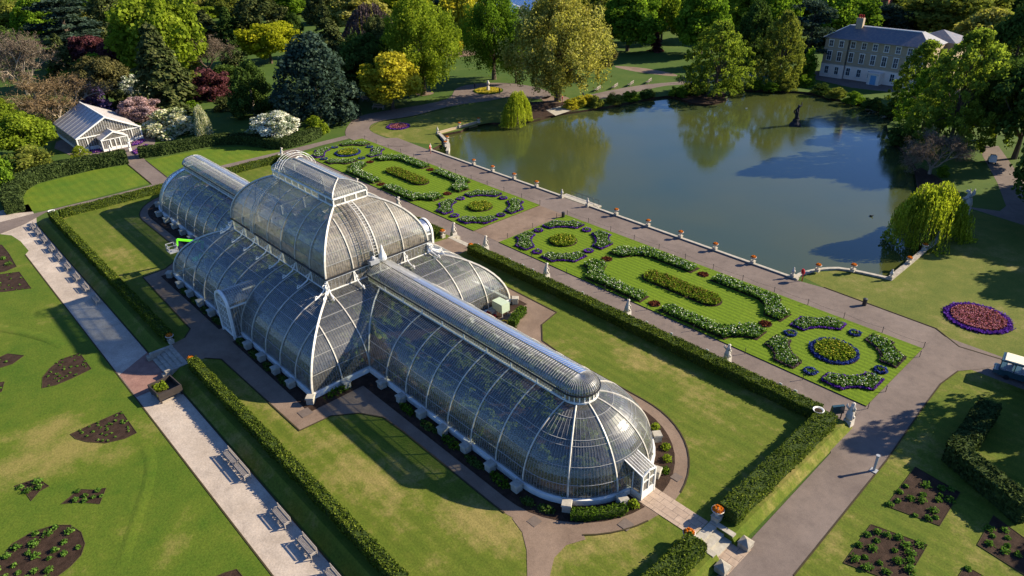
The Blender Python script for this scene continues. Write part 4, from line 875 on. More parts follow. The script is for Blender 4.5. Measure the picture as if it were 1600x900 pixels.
        P = np.array(P); c.quads(P, P-(0, 0, .3), .0048, 1.2, 8)
        TM[kind, seed] = (c, t)
    elif kind == 'willow':
        P = []; V = []
        lobes = [(rng.uniform(-.3, .3), rng.uniform(-.3, .3), rng.uniform(.18, .3), rng.uniform(.7, 1.0)) for _ in range(9)]
        for k in range(900):
            lx, ly, lr, lz = lobes[k % 9]; a = rng.uniform(0, 6.28); r = lr*math.sqrt(rng.uniform(.02, 1)); X_, Y_ = lx+r*math.cos(a), ly+r*math.sin(a); rr_ = min(1, math.hypot(X_, Y_)/.5)
            zt = lz-.22*(r/lr)**2-.2*rr_**2; L = rng.uniform(.3, .95)*max(.35, rr_)+.1; v_ = rng.uniform(.15, .8); dx, dy = rng.normal(0, .03), rng.normal(0, .03)
            for j in range(22): q = j/22; P.append((X_*(1+.12*q)+dx*q+rng.normal(0, .006), Y_*(1+.12*q)+dy*q+rng.normal(0, .006), max(.02, zt-L*q))); V.append(v_)
        c.quads(P, np.array(P)*(1, 1, 0), .013, .5, 2.6, v=V, vert=True); t.tube([(0, 0, -.01), (.02, 0, .3), (.05, .02, .7)], [.05, .04, .015], 6)
    elif kind == 'airy':
        K = 420; z = rng.uniform(.08, .98, K); a = rng.uniform(0, 6.28, K); r = np.interp(z, [0, .2, .5, .8, 1], [.3, .46, .44, .27, .04])*np.sqrt(rng.uniform(.05, 1, K))*(1+.15*np.sin(a*3+seed))
        cen = np.c_[r*np.cos(a), r*np.sin(a), z]; rad = rng.uniform(.022, .055, K); clumps(cen, rad, N+15500, .0165, c, .9, .7, 1.0)
        t.tube([(0, 0, -.01), (0, 0, .92)], [.022, .004], 6); branches(t, (0, 0, .3), cen[:26], .008)
    elif kind == 'drape':   # wide crown with hanging clumps reaching low
        K = 330; d = sph(K); cen = d*np.array((.42, .42, .44))*(1+.1*np.sin(d[:, 0]*5)*np.cos(d[:, 1]*4+1))[:, None]*rng.uniform(.45, 1.03, K)[:, None]+(0, 0, .55); cen[:, :2] *= np.interp(cen[:, 2], [.1, .45, .75, 1], [1.0, 1.08, .85, .5])[:, None]
        rad = rng.uniform(.035, .075, K); clumps(cen, rad, N+28500, .0135, c, .8, 1.1, 1.5); t.tube([(0, 0, -.01), (.01, 0, .12), (0, .01, .6)], [.034, .024, .012], 8); branches(t, (0, 0, .18), cen[:18]*.9, .014)
    elif kind == 'bush':
        K = 60; d = sph(K); d[:, 2] = abs(d[:, 2]); cen = d*np.array((.38, .38, .78))*rng.uniform(.55, 1.02, K)[:, None]; rad = rng.uniform(.08, .16, K); clumps(cen, rad, 5000, .04, c, .7); c.V[0][..., 2] = np.maximum(c.V[0][..., 2], 0)
        for k in range(7): t.tube([(0, 0, 0), tuple(cen[k]*.8)], [.02, .008], 4)
    elif kind == 'drapebare':
        P = []; V = []
        for k in range(420):
            a = rng.uniform(0, 6.28); r = .5*math.sqrt(rng.uniform(.02, 1)); zt = .98-.75*(r/.5)**2; L = rng.uniform(.1, .3); v_ = rng.uniform(.3, .7)
            for j in range(16): q = j/16; P.append((r*math.cos(a)*(1+.12*q), r*math.sin(a)*(1+.12*q), max(.02, zt-L*q))); V.append(v_)
        c.quads(P, np.array(P)*(1, 1, .4), .02, .5, 2.2, v=V, vert=True); t.tube([(0, 0, -.01), (0, 0, .7)], [.04, .02], 6)
    rng = r0
    A_ = np.concatenate(c.V).reshape(-1, 3); ctr = (np.percentile(A_[:, :2], 1.5, 0)+np.percentile(A_[:, :2], 98.5, 0))/2; ex = np.mean(np.percentile(A_[:, :2], 98.5, 0)-np.percentile(A_[:, :2], 1.5, 0)); zt = np.percentile(A_[:, 2], 99.7); sc_ = .95/ex; sz_ = .98/zt
    c.V = [np.stack([v[..., 0]*sc_, v[..., 1]*sc_, v[..., 2]*sz_], -1) for v in c.V]; t.v = [(x*sc_, y*sc_, z*sz_) for x, y, z in t.v]
    tm = t.build('trunk', M['bark']); td = tm.data; bpy.data.objects.remove(tm)
    return c.mesh('crown', LM['mid']), td
VAR = dict(broad=3, tall=2, egg=2, spruce=2, pine=2, cedar=2, bare=2, willow=1, airy=2, drape=1, bush=2, drapebare=1)
VC = {}
def tree(kind, col, bx, by, ty, wpx, label, cat='tree', group=None, zb=ZG, bark=None, name=None, wr=1.0):
    """trunk foot at photo pixel (bx, by) on the ground, crown top at ty, crown width wpx in photo pixels"""
    x, y = G(bx, by, zb); _, _, d = px_of((x, y, zb))
    lo, hi = .3, 60
    for _i in range(30):
        m_ = (lo+hi)/2
        if px_of((x, y, zb+m_))[1] > ty: lo = m_
        else: hi = m_
    H = lo; W = wpx*d/FPX/.95
    return tree_at(kind, col, x, y, zb, H/.98, W*wr, label, cat, group, bark, name)
def tree_at(kind, col, x, y, zb, H, W, label, cat='tree', group=None, bark=None, name=None):
    k = VC.get(kind, 0); VC[kind] = k+1; sd = k % VAR[kind]
    if (kind, sd, 'm') not in TM: TM[kind, sd, 'm'] = mk(kind, 11+sd*7)
    cm, tm = TM[kind, sd, 'm']
    nm = name or {'spruce': 'conifer_tree', 'pine': 'conifer_tree', 'cedar': 'cedar_tree', 'bare': 'bare_tree', 'willow': 'willow_tree', 'bush': 'shrub'}.get(kind, 'tree')
    root = empty(nm, (x, y, zb), (k*2.39) % 6.28, label, cat, group); root.scale = (W, W, H)
    c_ = link('foliage' if kind == 'bush' else 'crown', cm, root); c_.material_slots[0].link = 'OBJECT'; c_.material_slots[0].material = LM[col]
    t_ = link('stems' if kind == 'bush' else 'trunk', tm, root); t_.material_slots[0].link = 'OBJECT'; t_.material_slots[0].material = M[bark or 'bark']
    return root
T_ = tree
LB = 'leaf'
T_('bare', 'twig', 45, 152, 48, 92, 'tall bare grey-brown tree with pale branches at the left edge', bark='palebark')
T_('bare', 'twigb', 96, 197, 118, 124, 'low wide golden-brown bare tree spreading behind the small glasshouse', bark='palebark')
T_('egg', 'lime', 42, 246, 176, 74, 'bright lime-green rounded tree left of the small glasshouse')
T_('egg', 'lime', 5, 222, 148, 62, 'lime-green tree cut by the left edge, behind the rounded lime tree')
T_('bush', 'olive', 42, 262, 232, 62, 'dull olive bush below the rounded lime tree', 'shrub')
T_('bush', 'mid', 5, 300, 235, 44, 'light green bush at the left edge beside the curved hedge', 'shrub')
T_('airy', 'willow', 128, 250, 228, 26, 'small thin young tree in front of the small glasshouse', 'tree')
T_('spruce', 'con', 108, 132, 54, 46, 'narrow green conifer beside the tall bare tree', 'conifer')
T_('broad', 'brown', 170, 164, 90, 66, 'brownish dark conifer with a round head, behind the small glasshouse', 'conifer')
T_('broad', 'purple', 150, 108, 56, 56, 'dark purple-leaved tree beyond the narrow green conifer')
T_('broad', 'purple', 192, 118, 60, 44, 'second purple-leaved tree, right of the larger purple one')
T_('bush', 'mid', 148, 118, 84, 44, 'fresh green bush under the purple-leaved tree', 'shrub')
T_('broad', 'white', 216, 162, 118, 44, 'white-blossomed tree against the tall dark spruce')
T_('broad', 'pink', 222, 197, 152, 52, 'dusky pink blossomed tree below the white-blossomed one')
T_('bush', 'cream', 270, 208, 171, 74, 'wide cream-flowering shrub beside the path to the small glasshouse', 'shrub')
T_('willow', 'cream', 320, 212, 166, 29, 'small narrow weeping tree beside the wide cream shrub')
T_('spruce', 'con', 265, 176, 40, 86, 'very tall dark spruce standing over the wide cream shrub', 'conifer')
T_('egg', 'lime', 262, 126, -8, 112, 'huge lime-green tree behind the very tall dark spruce')
T_('tall', 'mid', 225, 112, 22, 62, 'mid green tree left of the huge lime-green one')
T_('cedar', 'blue', 118, 96, -2, 96, 'blue-green layered cedar near the top left', 'cedar')
T_('egg', 'mid', 66, 66, -6, 52, 'fresh green tree left of the blue-green cedar')
T_('broad', 'olive', 28, 62, 0, 62, 'olive tree near the top left corner')
T_('tall', 'rust', 0, 62, 8, 30, 'rust-brown tree on the left edge at the top')
T_('cedar', 'dark', 12, 120, 40, 64, 'dark low cedar at the left edge behind the tall bare tree', 'cedar')
T_('spruce', 'dark', 362, 74, 12, 44, 'small dark pointed conifer left of the round yellow-green tree', 'conifer')
T_('spruce', 'con', 325, 66, 16, 46, 'dark conifer beside the huge lime-green tree', 'conifer')
T_('bare', 'twig', 328, 114, 52, 72, 'greyish bare bushy tree beyond the mauve shrub')
T_('bush', 'purple', 335, 152, 106, 56, 'mauve-purple shrub on the shaded lawn', 'shrub')
T_('bush', 'lilac', 152, 176, 134, 42, 'lilac-flowering shrub behind the small glasshouse', 'shrub')
T_('bush', 'mid', 120, 138, 112, 56, 'low dark green bush under the narrow green conifer', 'shrub')
T_('bush', 'olive', 300, 150, 112, 50, 'pale olive shrub between the spruce and the mauve shrub', 'shrub')
T_('bush', 'yellow', 86, 88, 72, 20, 'tiny bright yellow shrub beside the narrow conifer', 'shrub')
T_('pine', 'dark', 399, 180, 97, 58, 'small dark evergreen with a twisted pale trunk', 'conifer', bark='palebark')
T_('broad', 'yellow', 424, 99, 37, 76, 'round yellow-green tree on the far lawn')
T_('pine', 'blue', 500, 188, 55, 116, 'big dark blue-green pine in front of the woodland', 'conifer')
T_('egg', 'dark', 574, 152, 56, 76, 'dark green tree between the big blue-green pine and the yellow tree')
T_('egg', 'orange', 614, 170, 86, 84, 'rounded pale yellow tree on the lawn, left of the huge lime tree')
T_('drape', 'lime', 662, 148, -14, 104, 'huge bright lime tree at the bend of the tarmac path')
T_('drapebare', 'mauve', 582, 72, 6, 88, 'large weeping mauve-grey tree in the woodland')
T_('egg', 'orange', 722, 86, -14, 66, 'golden yellow tree behind the huge lime tree')
T_('drape', 'mid', 772, 124, -20, 84, 'tall mid-green tree with drooping branches behind the yellow bed')
T_('broad', 'white', 431, 220, 176, 62, 'white-blossomed round tree beside the curved hedge')
T_('bush', 'lime', 495, 209, 182, 34, 'small round lime shrub at the end of the curved hedge', 'shrub')
T_('spruce', 'con', 516, 86, 10, 52, 'mid-green conifer behind the big blue-green pine', 'conifer')
T_('pine', 'con', 412, 66, -14, 84, 'broad green conifer behind the round yellow-green tree', 'conifer')
T_('egg', 'gold', 560, 56, -14, 80, 'olive-yellow tree behind the weeping mauve tree')
T_('egg', 'dark', 461, 64, 20, 26, 'little dark round tree beyond the round yellow-green tree')
T_('tall', 'con', 594, 86, 26, 38, 'small green tree in front of the weeping mauve tree')
T_('cedar', 'blue', 700, 82, -12, 52, 'grey-blue cedar between the lime and golden trees', 'cedar')
T_('drape', 'gold', 872, 158, -22, 138, 'giant golden-green tree on the near bank of the pond')
T_('willow', 'willow', 808, 192, 144, 46, 'small golden willow at the corner of the pond', 'willow')
T_('tall', 'mid', 806, 130, 34, 38, 'fresh green tree left of the giant golden-green tree')
T_('broad', 'brown', 934, 121, 66, 48, 'small brownish tree right of the giant golden-green tree')
T_('egg', 'mid', 980, 80, -16, 84, 'dense green chestnut beyond the benches')
T_('egg', 'lime', 1033, 66, -20, 54, 'yellow-green tree right of the dense chestnut')
T_('egg', 'mid', 1094, 84, -24, 74, 'tall green tree behind the pale pond-side larch')
T_('airy', 'larch', 1117, 150, 34, 92, 'pale feathery larch on the little promontory in the pond')
T_('pine', 'dark', 1174, 102, 2, 58, 'dark blue-grey tree right of the pale pond-side larch', 'conifer')
T_('airy', 'olive', 938, 60, -16, 70, 'thin olive tree behind the giant golden-green tree')
T_('spruce', 'purple', 1025, 80, 50, 18, 'narrow dark purple tree on the shaded lawn')
T_('airy', 'olive', 1214, 134, 18, 66, 'upright olive-green feathery tree left of the brick mansion')
T_('cedar', 'blue', 1258, 112, 2, 74, 'grey-blue cedar between the feathery tree and the mansion', 'cedar')
T_('egg', 'mid', 1310, 70, -10, 92, 'broad green tree behind the left end of the mansion')
T_('bush', 'mid', 1255, 122, 76, 30, 'bright green bush at the left corner of the mansion', 'shrub')
T_('broad', 'blue', 1388, 62, 8, 86, 'dark round-headed tree behind the mansion roof')
T_('broad', 'olive', 1478, 70, -24, 130, 'big olive tree with dark limbs behind the mansion, top right')
T_('egg', 'gold', 1535, 98, 16, 92, 'olive-gold tree at the right behind the feathery pair')
T_('airy', 'larch', 1428, 176, 64, 76, 'green feathery tree hiding the right end of the mansion')
T_('airy', 'larch', 1480, 236, 48, 122, 'huge feathery green tree on the far right bank of the pond')
T_('airy', 'mid', 1440, 205, 104, 80, 'lower feathery tree overhanging the pond on the right')
T_('pine', 'dark', 1568, 150, 2, 86, 'tall dark evergreen at the right edge near the top', 'conifer')
T_('broad', 'dark', 1584, 248, 92, 116, 'large black-green tree at the right edge beside the shaded path')
T_('broad', 'dark', 1553, 218, 92, 84, 'black-green tree behind the huge feathery one, left of the large one at the right edge')
T_('broad', 'dark', 1640, 352, 185, 110, 'black-green tree cut off by the right edge, over the shaded path')
T_('bare', 'twig', 1452, 272, 206, 76, 'small grey bare tree on the right bank of the pond', bark='palebark')
T_('willow', 'willow', 1447, 372, 290, 100, 'yellow-green weeping willow at the near right corner of the pond', 'willow')
T_('bush', 'dark', 1525, 190, 150, 50, 'dark bush between the huge feathery tree and the black-green tree', 'shrub')
T_('bush', 'mid', 1472, 275, 258, 16, 'pale green shrub beside the small grey bare tree', 'shrub')
# woodland behind, nearer to the horizon
bk = [(12, 22, -40, 60, 'broad', 'mid'), (95, 14, -50, 70, 'egg', 'dark'), (150, 40, -30, 70, 'tall', 'mid'), (175, 60, -10, 60, 'pine', 'con'), (205, 20, -55, 70, 'egg', 'lime'), (240, 0, -60, 60, 'broad', 'olive'), (300, 20, -30, 50, 'egg', 'mid'), (345, 14, -30, 40, 'airy', 'olive'),
      (385, 12, -40, 50, 'pine', 'dark'), (450, 26, -20, 50, 'egg', 'mid'), (480, 10, -40, 50, 'egg', 'yellow'), (505, 36, -26, 44, 'pine', 'con'), (540, 14, -40, 60, 'egg', 'mid'), (600, 16, -30, 60, 'egg', 'gold'), (636, 30, -30, 60, 'egg', 'yellow'), (655, 6, -50, 60, 'broad', 'mid'),
      (690, 22, -50, 60, 'egg', 'olive'), (745, 20, -50, 70, 'egg', 'orange'), (905, 36, -40, 70, 'egg', 'mid'), (960, 34, -50, 80, 'broad', 'olive'), (1000, 20, -50, 70, 'egg', 'mid'), (1060, 44, -40, 64, 'tall', 'mid'), (1062, 16, -60, 60, 'broad', 'olive'),
      (1130, 34, -50, 76, 'egg', 'mid'), (1150, 60, -20, 60, 'egg', 'lime'), (1195, 60, -30, 76, 'egg', 'mid'), (1225, 26, -50, 70, 'broad', 'lime'), (1262, 46, -40, 76, 'egg', 'olive'), (1300, 20, -50, 70, 'egg', 'lime'), (1345, 36, -20, 60, 'pine', 'dark'), (1382, 22, -34, 54, 'egg', 'gold'),
      (1415, 34, -30, 80, 'airy', 'olive'), (1450, 12, -50, 80, 'egg', 'mid'), (1520, 36, -40, 90, 'egg', 'lime'), (1600, 46, -10, 70, 'pine', 'dark'), (1600, 100, 30, 90, 'broad', 'dark'), (1580, 20, -40, 60, 'broad', 'mid'), (285, 52, 4, 46, 'pine', 'dark'), (750, 60, 20, 30, 'bush', 'mid')]
PLC = {'broad': 'round-headed', 'egg': 'full-crowned', 'tall': 'upright', 'pine': 'dark-needled', 'airy': 'thin-leaved', 'bush': 'low'}
COLN = dict(mid='mid-green', dark='deep green', lime='lime-green', con='conifer-green', olive='olive', yellow='yellow-green', gold='dull golden', orange='golden-yellow')
for i, (bx, by, ty, wp, kd, cl_) in enumerate(bk):
    where = 'left of centre' if 400 < bx < 800 else 'right of centre' if 800 <= bx < 1200 else 'far left' if bx <= 400 else 'far right'
    nb = sum(1 for q in bk[:i] if (q[0]//400) == (bx//400))
    T_(kd, cl_, bx, by, ty, wp*1.1, '%s %s tree of the back woodland, %s in the %s stretch' % (COLN[cl_], PLC[kd], ORD[nb] if nb < 16 else 'last', where), group='trees of the back woodland')
r9 = np.random.default_rng(5); cnt = {}
for k in range(72):
    px_ = 10+k*22.2+r9.uniform(-9, 9); py_ = r9.uniform(4, 50) if px_ < 380 or px_ > 1200 else r9.uniform(-12, 22)
    if 780 < px_ < 855: continue
    kd = ['broad', 'egg', 'tall', 'pine', 'egg', 'airy', 'broad'][k % 7]; cl_ = ['mid', 'olive', 'dark', 'con', 'lime', 'mid', 'gold', 'olive', 'con'][k % 9]
    zone = 'far left' if px_ < 380 else 'left of centre' if px_ < 800 else 'right of centre' if px_ < 1200 else 'far right'; cnt[zone] = cnt.get(zone, 0)+1
    T_(kd, cl_, px_, py_, py_-r9.uniform(34, 52), r9.uniform(44, 66), '%s %s smaller tree between big woodland ones, %s, %s part' % (COLN[cl_], PLC[kd], (ORD+['seventeenth', 'eighteenth', 'nineteenth', 'twentieth'])[min(19, cnt[zone]-1)], zone), group='infill trees of the woodland')
for k, (px_, py_, ty_, w_) in enumerate([(60, 165, 148, 40), (95, 120, 100, 34), (128, 168, 150, 30), (192, 170, 140, 30), (250, 172, 150, 26), (300, 172, 158, 26), (355, 130, 100, 44), (372, 110, 80, 40), (295, 105, 78, 40), (60, 205, 180, 40), (20, 270, 244, 30), (350, 172, 152, 30), (300, 88, 60, 44), (180, 110, 96, 36), (545, 160, 130, 30), (0, 180, 150, 40), (470, 100, 84, 30), (530, 120, 96, 36)]):
    T_('bush', ['olive', 'mid', 'dark', 'con'][k % 4], px_, py_, ty_, w_, '%s understorey shrub among the trees at the left, %s of its row' % (['olive', 'mid green', 'dark', 'dull green'][k % 4], (ORD+['seventeenth', 'eighteenth'])[k]), 'shrub', 'understorey shrubs')
r9 = np.random.default_rng(99); fi = []
for k in range(46):
    px_, py_ = 20+k*35+r9.uniform(-14, 14), r9.uniform(-62, -28); x, y = G(px_, py_)
    kd = ['broad', 'egg', 'tall', 'pine', 'egg'][k % 5]; cl_ = ['mid', 'olive', 'dark', 'con', 'lime', 'mid', 'gold'][k % 7]
    tree_at(kd, cl_, x, y, ZG, r9.uniform(15, 24), r9.uniform(14, 20), 'distant treetop at the upper rim of the woodland, along the top edge of the view', group='distant trees along the top edge')
# trees just outside the view on the right, whose shadows fall on the lawn
for i, (x, y, H, W, kd) in enumerate([(70, 124, 18, 14, 'broad'), (76, 104, 16, 13, 'broad'), (85, 97, 17, 13, 'broad'), (69, 113, 17, 12, 'egg'), (80, 86, 13, 10, 'broad'), (81, 44.5, 15, 9, 'airy'), (87, 52, 14, 9, 'egg'), (92, 44, 13, 10, 'broad'), (95, 36, 12, 9, 'pine')]):
    tree_at(kd, 'dark', x, y, ZG, H, W, 'dark tree standing just past the right-hand edge, throwing its shade on the lawn', group='trees past the right-hand edge')
# shrubs and flower clumps along the pond banks
bank = [(1258, 134, 118, 24), (1282, 146, 130, 26), (1306, 152, 138, 26), (1334, 160, 144, 30), (1362, 170, 152, 30), (1228, 140, 122, 28), (1205, 141, 128, 24), (1390, 180, 160, 26), (960, 160, 146, 26), (985, 156, 142, 26), (1010, 152, 140, 24), (930, 166, 150, 24), (1060, 150, 134, 28), (1085, 146, 128, 28), (1150, 138, 124, 26), (1180, 138, 124, 26), (1410, 225, 196, 40)]
for i, (bx, by, ty, wp) in enumerate(bank):
    T_('bush', ['mid', 'dark', 'olive'][i % 3], bx, by, ty, wp, '%s low shrub on the pond bank, %s along the planting' % (['mid green', 'dark', 'olive'][i % 3], ORD[i] if i < 16 else 'rightmost'), 'shrub', 'shrubs along the pond banks')
for i, (bx, by) in enumerate([(892, 169), (906, 166), (920, 163)]): T_('bush', 'orange', bx, by, by-15, 24, 'yellow-orange shrub on the bank beside the giant golden tree, %s from it' % ORD[i], 'shrub', 'yellow shrubs on the bank')
sheet('soil_bank', GP([(1432, 330), (1434, 300), (1428, 265), (1440, 262), (1470, 280), (1500, 300), (1492, 310), (1470, 300), (1445, 330)]), gz+e, M['soil'])
sheet('soil_under_willow', GP([(1425, 362), (1412, 350), (1470, 345), (1474, 368), (1442, 392)]), gz+e, M['soil'])
sheet('soil_by_golden_tree', GP([(828, 188), (800, 190), (826, 160), (880, 156), (896, 162), (905, 172)]), gz+e, M['soil'])
sheet('sandy_landing', GP([(853, 172), (880, 165), (895, 172), (868, 181)]), gz+2*e, M['stone'])
sheet('promontory_soil', GP([(1052, 150), (1076, 143), (1128, 144), (1136, 148), (1130, 158), (1108, 163), (1080, 161)]), gz+2*e, M['soil'])
# reddish soil rings under some trees
for bx, by, r in ((868, 155, 4), (662, 146, 3), (720, 84, 6), (320, 211, 1.6)): x, y = G(bx, by); sheet('tree_soil', circ(x, y, r, 18), gz+3*e, M['tarmac2'])
# ------------------------------------------------------------------ pond edge walls
def wallpoly(name, pts, z0, z1, t_, mat, label, cope=True):
    o = empty(name, (pts[0][0], pts[0][1], z0), 0, label, 'wall'); ox, oy = pts[0]; q = MB(); c_ = MB()
    pp = [(x-ox, y-oy) for x, y in pts]; sweep_rect(q, pp, t_/2, 0, z1-z0); sweep_rect(c_, pp, t_/2+.06, z1-z0+.003, z1-z0+.1)
    q.build('wall_body', mat, o); c_.build('coping', mat, o); return o
wallpoly('pond_wall', [(-44.4, 51.2), (-2.9, 51.2)], ZW-.1, ZG+.12, .4, M['stone'], 'low pale stone edge of the pond, from the far corner to the landing steps')
wallpoly('pond_wall', [(4.1, 51.2), (45.3, 51.2)], ZW-.1, ZG+.12, .4, M['stone'], 'low pale stone edge of the pond, from the landing steps to the near corner')
wallpoly('pond_wall', smooth_poly(GP([(1241, 437), (1250, 430), (1278, 423), (1310, 421), (1345, 427), (1390, 437)]), 2, False), ZW-.1, ZG+.2, .45, M['stone'], 'curved pale stone wall round the scalloped near corner of the pond')
wallpoly('pond_wall', GP([(1391, 437), (1471, 371)]), ZW-.1, ZG+.35, .6, M['oldstone'], 'straight weathered stone wall running up to the weeping willow')
wallpoly('pond_wall', smooth_poly(GP([(699, 238), (701, 228), (694, 218), (686, 210)]), 3, False), ZW-.1, ZG+.3, .6, M['stone'], 'short curved stone wall at the far left corner of the pond')
wallpoly('pond_wall', GP([(686, 209), (718, 200), (745, 193)]), ZW-.1, ZG+.45, .5, M['brick'], 'straight brick and stone wall at the far left end of the pond')
o = empty('landing_steps', (.6, 52, ZW), 0, 'sandy stone landing with two steps down to the water and a thin railing', 'steps')
q = MB(); q.box((0, 0, .3), (7, 1.6, .6)); q.box((0, 1.1, .12), (9, 1.0, .24)); q.build('steps', M['stone'], o)
q = MB()
for k in range(6): q.box((-3+k*1.4, 1.4, .75), (.06, .06, 1.0))
q.box((.5, 1.4, 1.2), (7.2, .05, .05)); q.build('railing', M['iron'], o)
# ------------------------------------------------------------------ urns, statues, benches
def make_urn(flowers=True, tall=1.0):
    o = empty('flower_urn'); q = MB(); q.box((0, 0, .22), (.62, .62, .44)); q.box((0, 0, .48), (.72, .72, .08)); q.build('pedestal', M['stone'], o)
    MB().lathe([(.2, .52), (.12, .62), (.1, .72), (.34, .86), (.46, 1.05), (.52, 1.12), (.5, 1.16), (.4, 1.14)], 14).build('bowl', M['statue'], o, True)
    c = Cloud(); d = sph(160); d[:, 2] = abs(d[:, 2]); c.quads(d*(.42, .42, .26)+(0, 0, 1.12), d, .12, .7, m=0); c.quads(sph(90)*(.36, .36, .2)+(0, 0, 1.22), (0, 0, 1), .1, .8, m=1)
    link('flowers', c.mesh('flowers', [LM['orangef'], LM['orangef'] if flowers else LM['mid']]), o); return o
URN = make_urn(); used = [False]
def urn(x, y, z, label, s_=1.0, group='urns of orange flowers'):
    o = URN if not used[0] else copy_tree(URN); used[0] = True; o.location = (x, y, z); o.scale = (s_,)*3; tag(o, label, 'urn', group); return o
N_ = 0
for i, (px_, py_) in enumerate([(736, 260), (770, 269), (803, 281), (837.5, 293.5)]):
    x, y = G(px_, py_); urn(x, 51.2, ZG+.12, 'urn of orange flowers on the pond edge, %s from its far corner' % ORD[i], .95)
for i, (px_, py_) in enumerate([(963, 337), (1011.5, 355), (1062, 373), (1116, 392), (1175, 413)]):
    x, y = G(px_, py_); urn(x, 51.2, ZG+.12, 'urn of orange flowers on the pond edge, %s on the near side of the landing' % ORD[i], .95)
for px_, py_, lb in [(1277, 424, 'first stone flower urn on the scalloped corner wall, beside the red lifebuoy'), (1332, 424, 'second stone flower urn on the scalloped corner wall'), (1419, 413, 'stone flower urn half way up the straight weathered wall'), (1443.5, 392, 'stone flower urn nearest the weeping willow'),
                     (718, 199, 'stone flower urn in the middle of the far brick wall'), (748, 192, 'stone flower urn at the right end of the far brick wall'), (696, 229, 'stone flower urn at the bend of the short curved wall'), (699, 221, 'stone flower urn on the short curved wall, behind the one at its bend')]:
    x, y = G(px_, py_, ZG+.3); urn(x, y, ZG+.3, lb, .95)
urn(CX-3.3, -22.7, 0, 'white-rimmed urn at the shaded top of the garden steps, without visible flowers', 1.0); urn(CX+3.8, -22.7, 0, 'white-rimmed urn of orange flowers at the sunlit hedge end by the garden steps')
urn(62.9, 2.0, 0, 'urn of orange flowers on a pedestal beside the broad hedge at the end steps', 1.15); urn(62.6, -2.0, 0, 'urn of orange flowers at the end of the short broad hedge by the end steps', 1.1)
urn(CX-3.8, 22.4, 0, 'urn of yellow-orange flowers at the statue-path steps, farther one', 1.05); urn(CX+3.8, 22.2, 0, 'urn of yellow-orange flowers at the statue-path steps, nearer one', 1.05)
def white_vase(x, y, z, lb):
    o = empty('white_bowl_planter', (x, y, z), 0, lb, 'planter', 'white bowls at the hedge corners'); MB().lathe([(.16, 0), (.14, .9), (.3, 1.05), (.55, 1.3), (.6, 1.38), (.55, 1.38), (.4, 1.25)], 14).build('bowl', M['white'], o, True)
    MB().lathe([(.44, 1.27), (.3, 1.31), (.05, 1.33)], 12).build('soil_fill', M['soil'], o)
white_vase(-61.0, -22.6, .1, 'white bowl planter on the far corner of the hedge, by the path junction'); white_vase(62.7, 21.3, .3, 'white bowl planter on the hedge corner near the noticeboard'); white_vase(-60.3, 22.3, .1, 'white bowl planter on the hedge corner behind the dome')
def beast(x, y, rz, lb, sz=1.0, k=0):
    o = empty('heraldic_statue', (x, y, ZG), rz, lb, 'statue', 'heraldic beast statues along the path'); o.scale = (sz,)*3
    q = MB(); q.box((0, 0, .35), (.85, .7, .7), tap=.92); q.box((0, 0, .74), (.8, .66, .1)); q.build('plinth', M['statue'], o)
    q = MB(); q.tube([(-.12, 0, .78), (-.1, 0, 1.0), (-.05, 0, 1.4), (.02, 0, 1.8), (.06, 0, 2.05), (.12, 0, 2.2), (.24, 0, 2.22), (.36, 0, 2.14)], [.3, .34, .3, .22, .15, .17, .14, .07], 9)
    for sy in (-1, 1):
        q.tube([(-.12, sy*.2, 1.15), (.08, sy*.27, 1.05), (.15, sy*.25, .82)], [.16, .14, .08], 6); q.tube([(0, sy*.18, 1.75), (.2, sy*.22, 1.55), (.3, sy*.1, 1.45)], [.1, .08, .06], 6)
        q.tube([(.05, sy*.08, 2.3), (.03, sy*.11, 2.46)], [.05, .01], 5)
        if k % 3 == 0: q.tube([(-.1, sy*.15, 1.7), (-.3, sy*.35, 2.1), (-.35, sy*.3, 2.4)], [.08, .1, .03], 5)
    q.build('beast_body', M['statue'], o, True)
    q = MB(); q.prism([(-.24, -.05), (.24, -.05), (.27, .02), (-.27, .02)], 0, .1)
    s_ = MB(); pts = [(-.24, .3), (.24, .3), (.24, -.05), (.15, -.25), (0, -.38), (-.15, -.25), (-.24, -.05)]
    s_.add([(.33, y_, 1.22+z_) for y_, z_ in pts]+[(.4, y_, 1.22+z_) for y_, z_ in pts], [tuple(range(7)), tuple(range(13, 6, -1))]+[(i, 7+i, 7+(i+1) % 7, (i+1) % 7) for i in range(7)]); s_.build('shield', M['stone'], o)
BL = ['between the hooked white border and the oval', 'nearest the noticeboard']
for i, (x, y, lb) in enumerate([(49.5, 25.2, 'pale upright beast statue on the hedge-side path, next but one from the noticeboard'), (34, 25.2, 'pale upright beast statue on the hedge-side path, opposite the middle of the near parterre'), (18.5, 25.2, 'pale upright beast statue on the hedge-side path, opposite the inner square of the near parterre'),
                                (65, 24.2, 'tall grey beast statue standing alone beside the noticeboard at the corner of the road'), (4.6, 25.2, 'pale beast statue at the near side of the statue-path steps'), (-3.3, 24.9, 'pale beast statue at the far side of the statue-path steps'), (-19.9, 25.2, 'pale beast statue just visible over the right slope of the dome'),
                                (-63.6, 24.1, 'white beast statue at the far corner, behind the dome lantern'), (-34, 25.2, 'beast statue on the far path hidden mostly behind the dome')]):
    beast(x, y, R_(90), lb, 1.12 if i != 3 else 1.25, i)
x, y = G(1506, 334); beast(x, y, R_(200), 'pale grey beast statue in the shade between the weeping willow and the path', 1.9, 0)
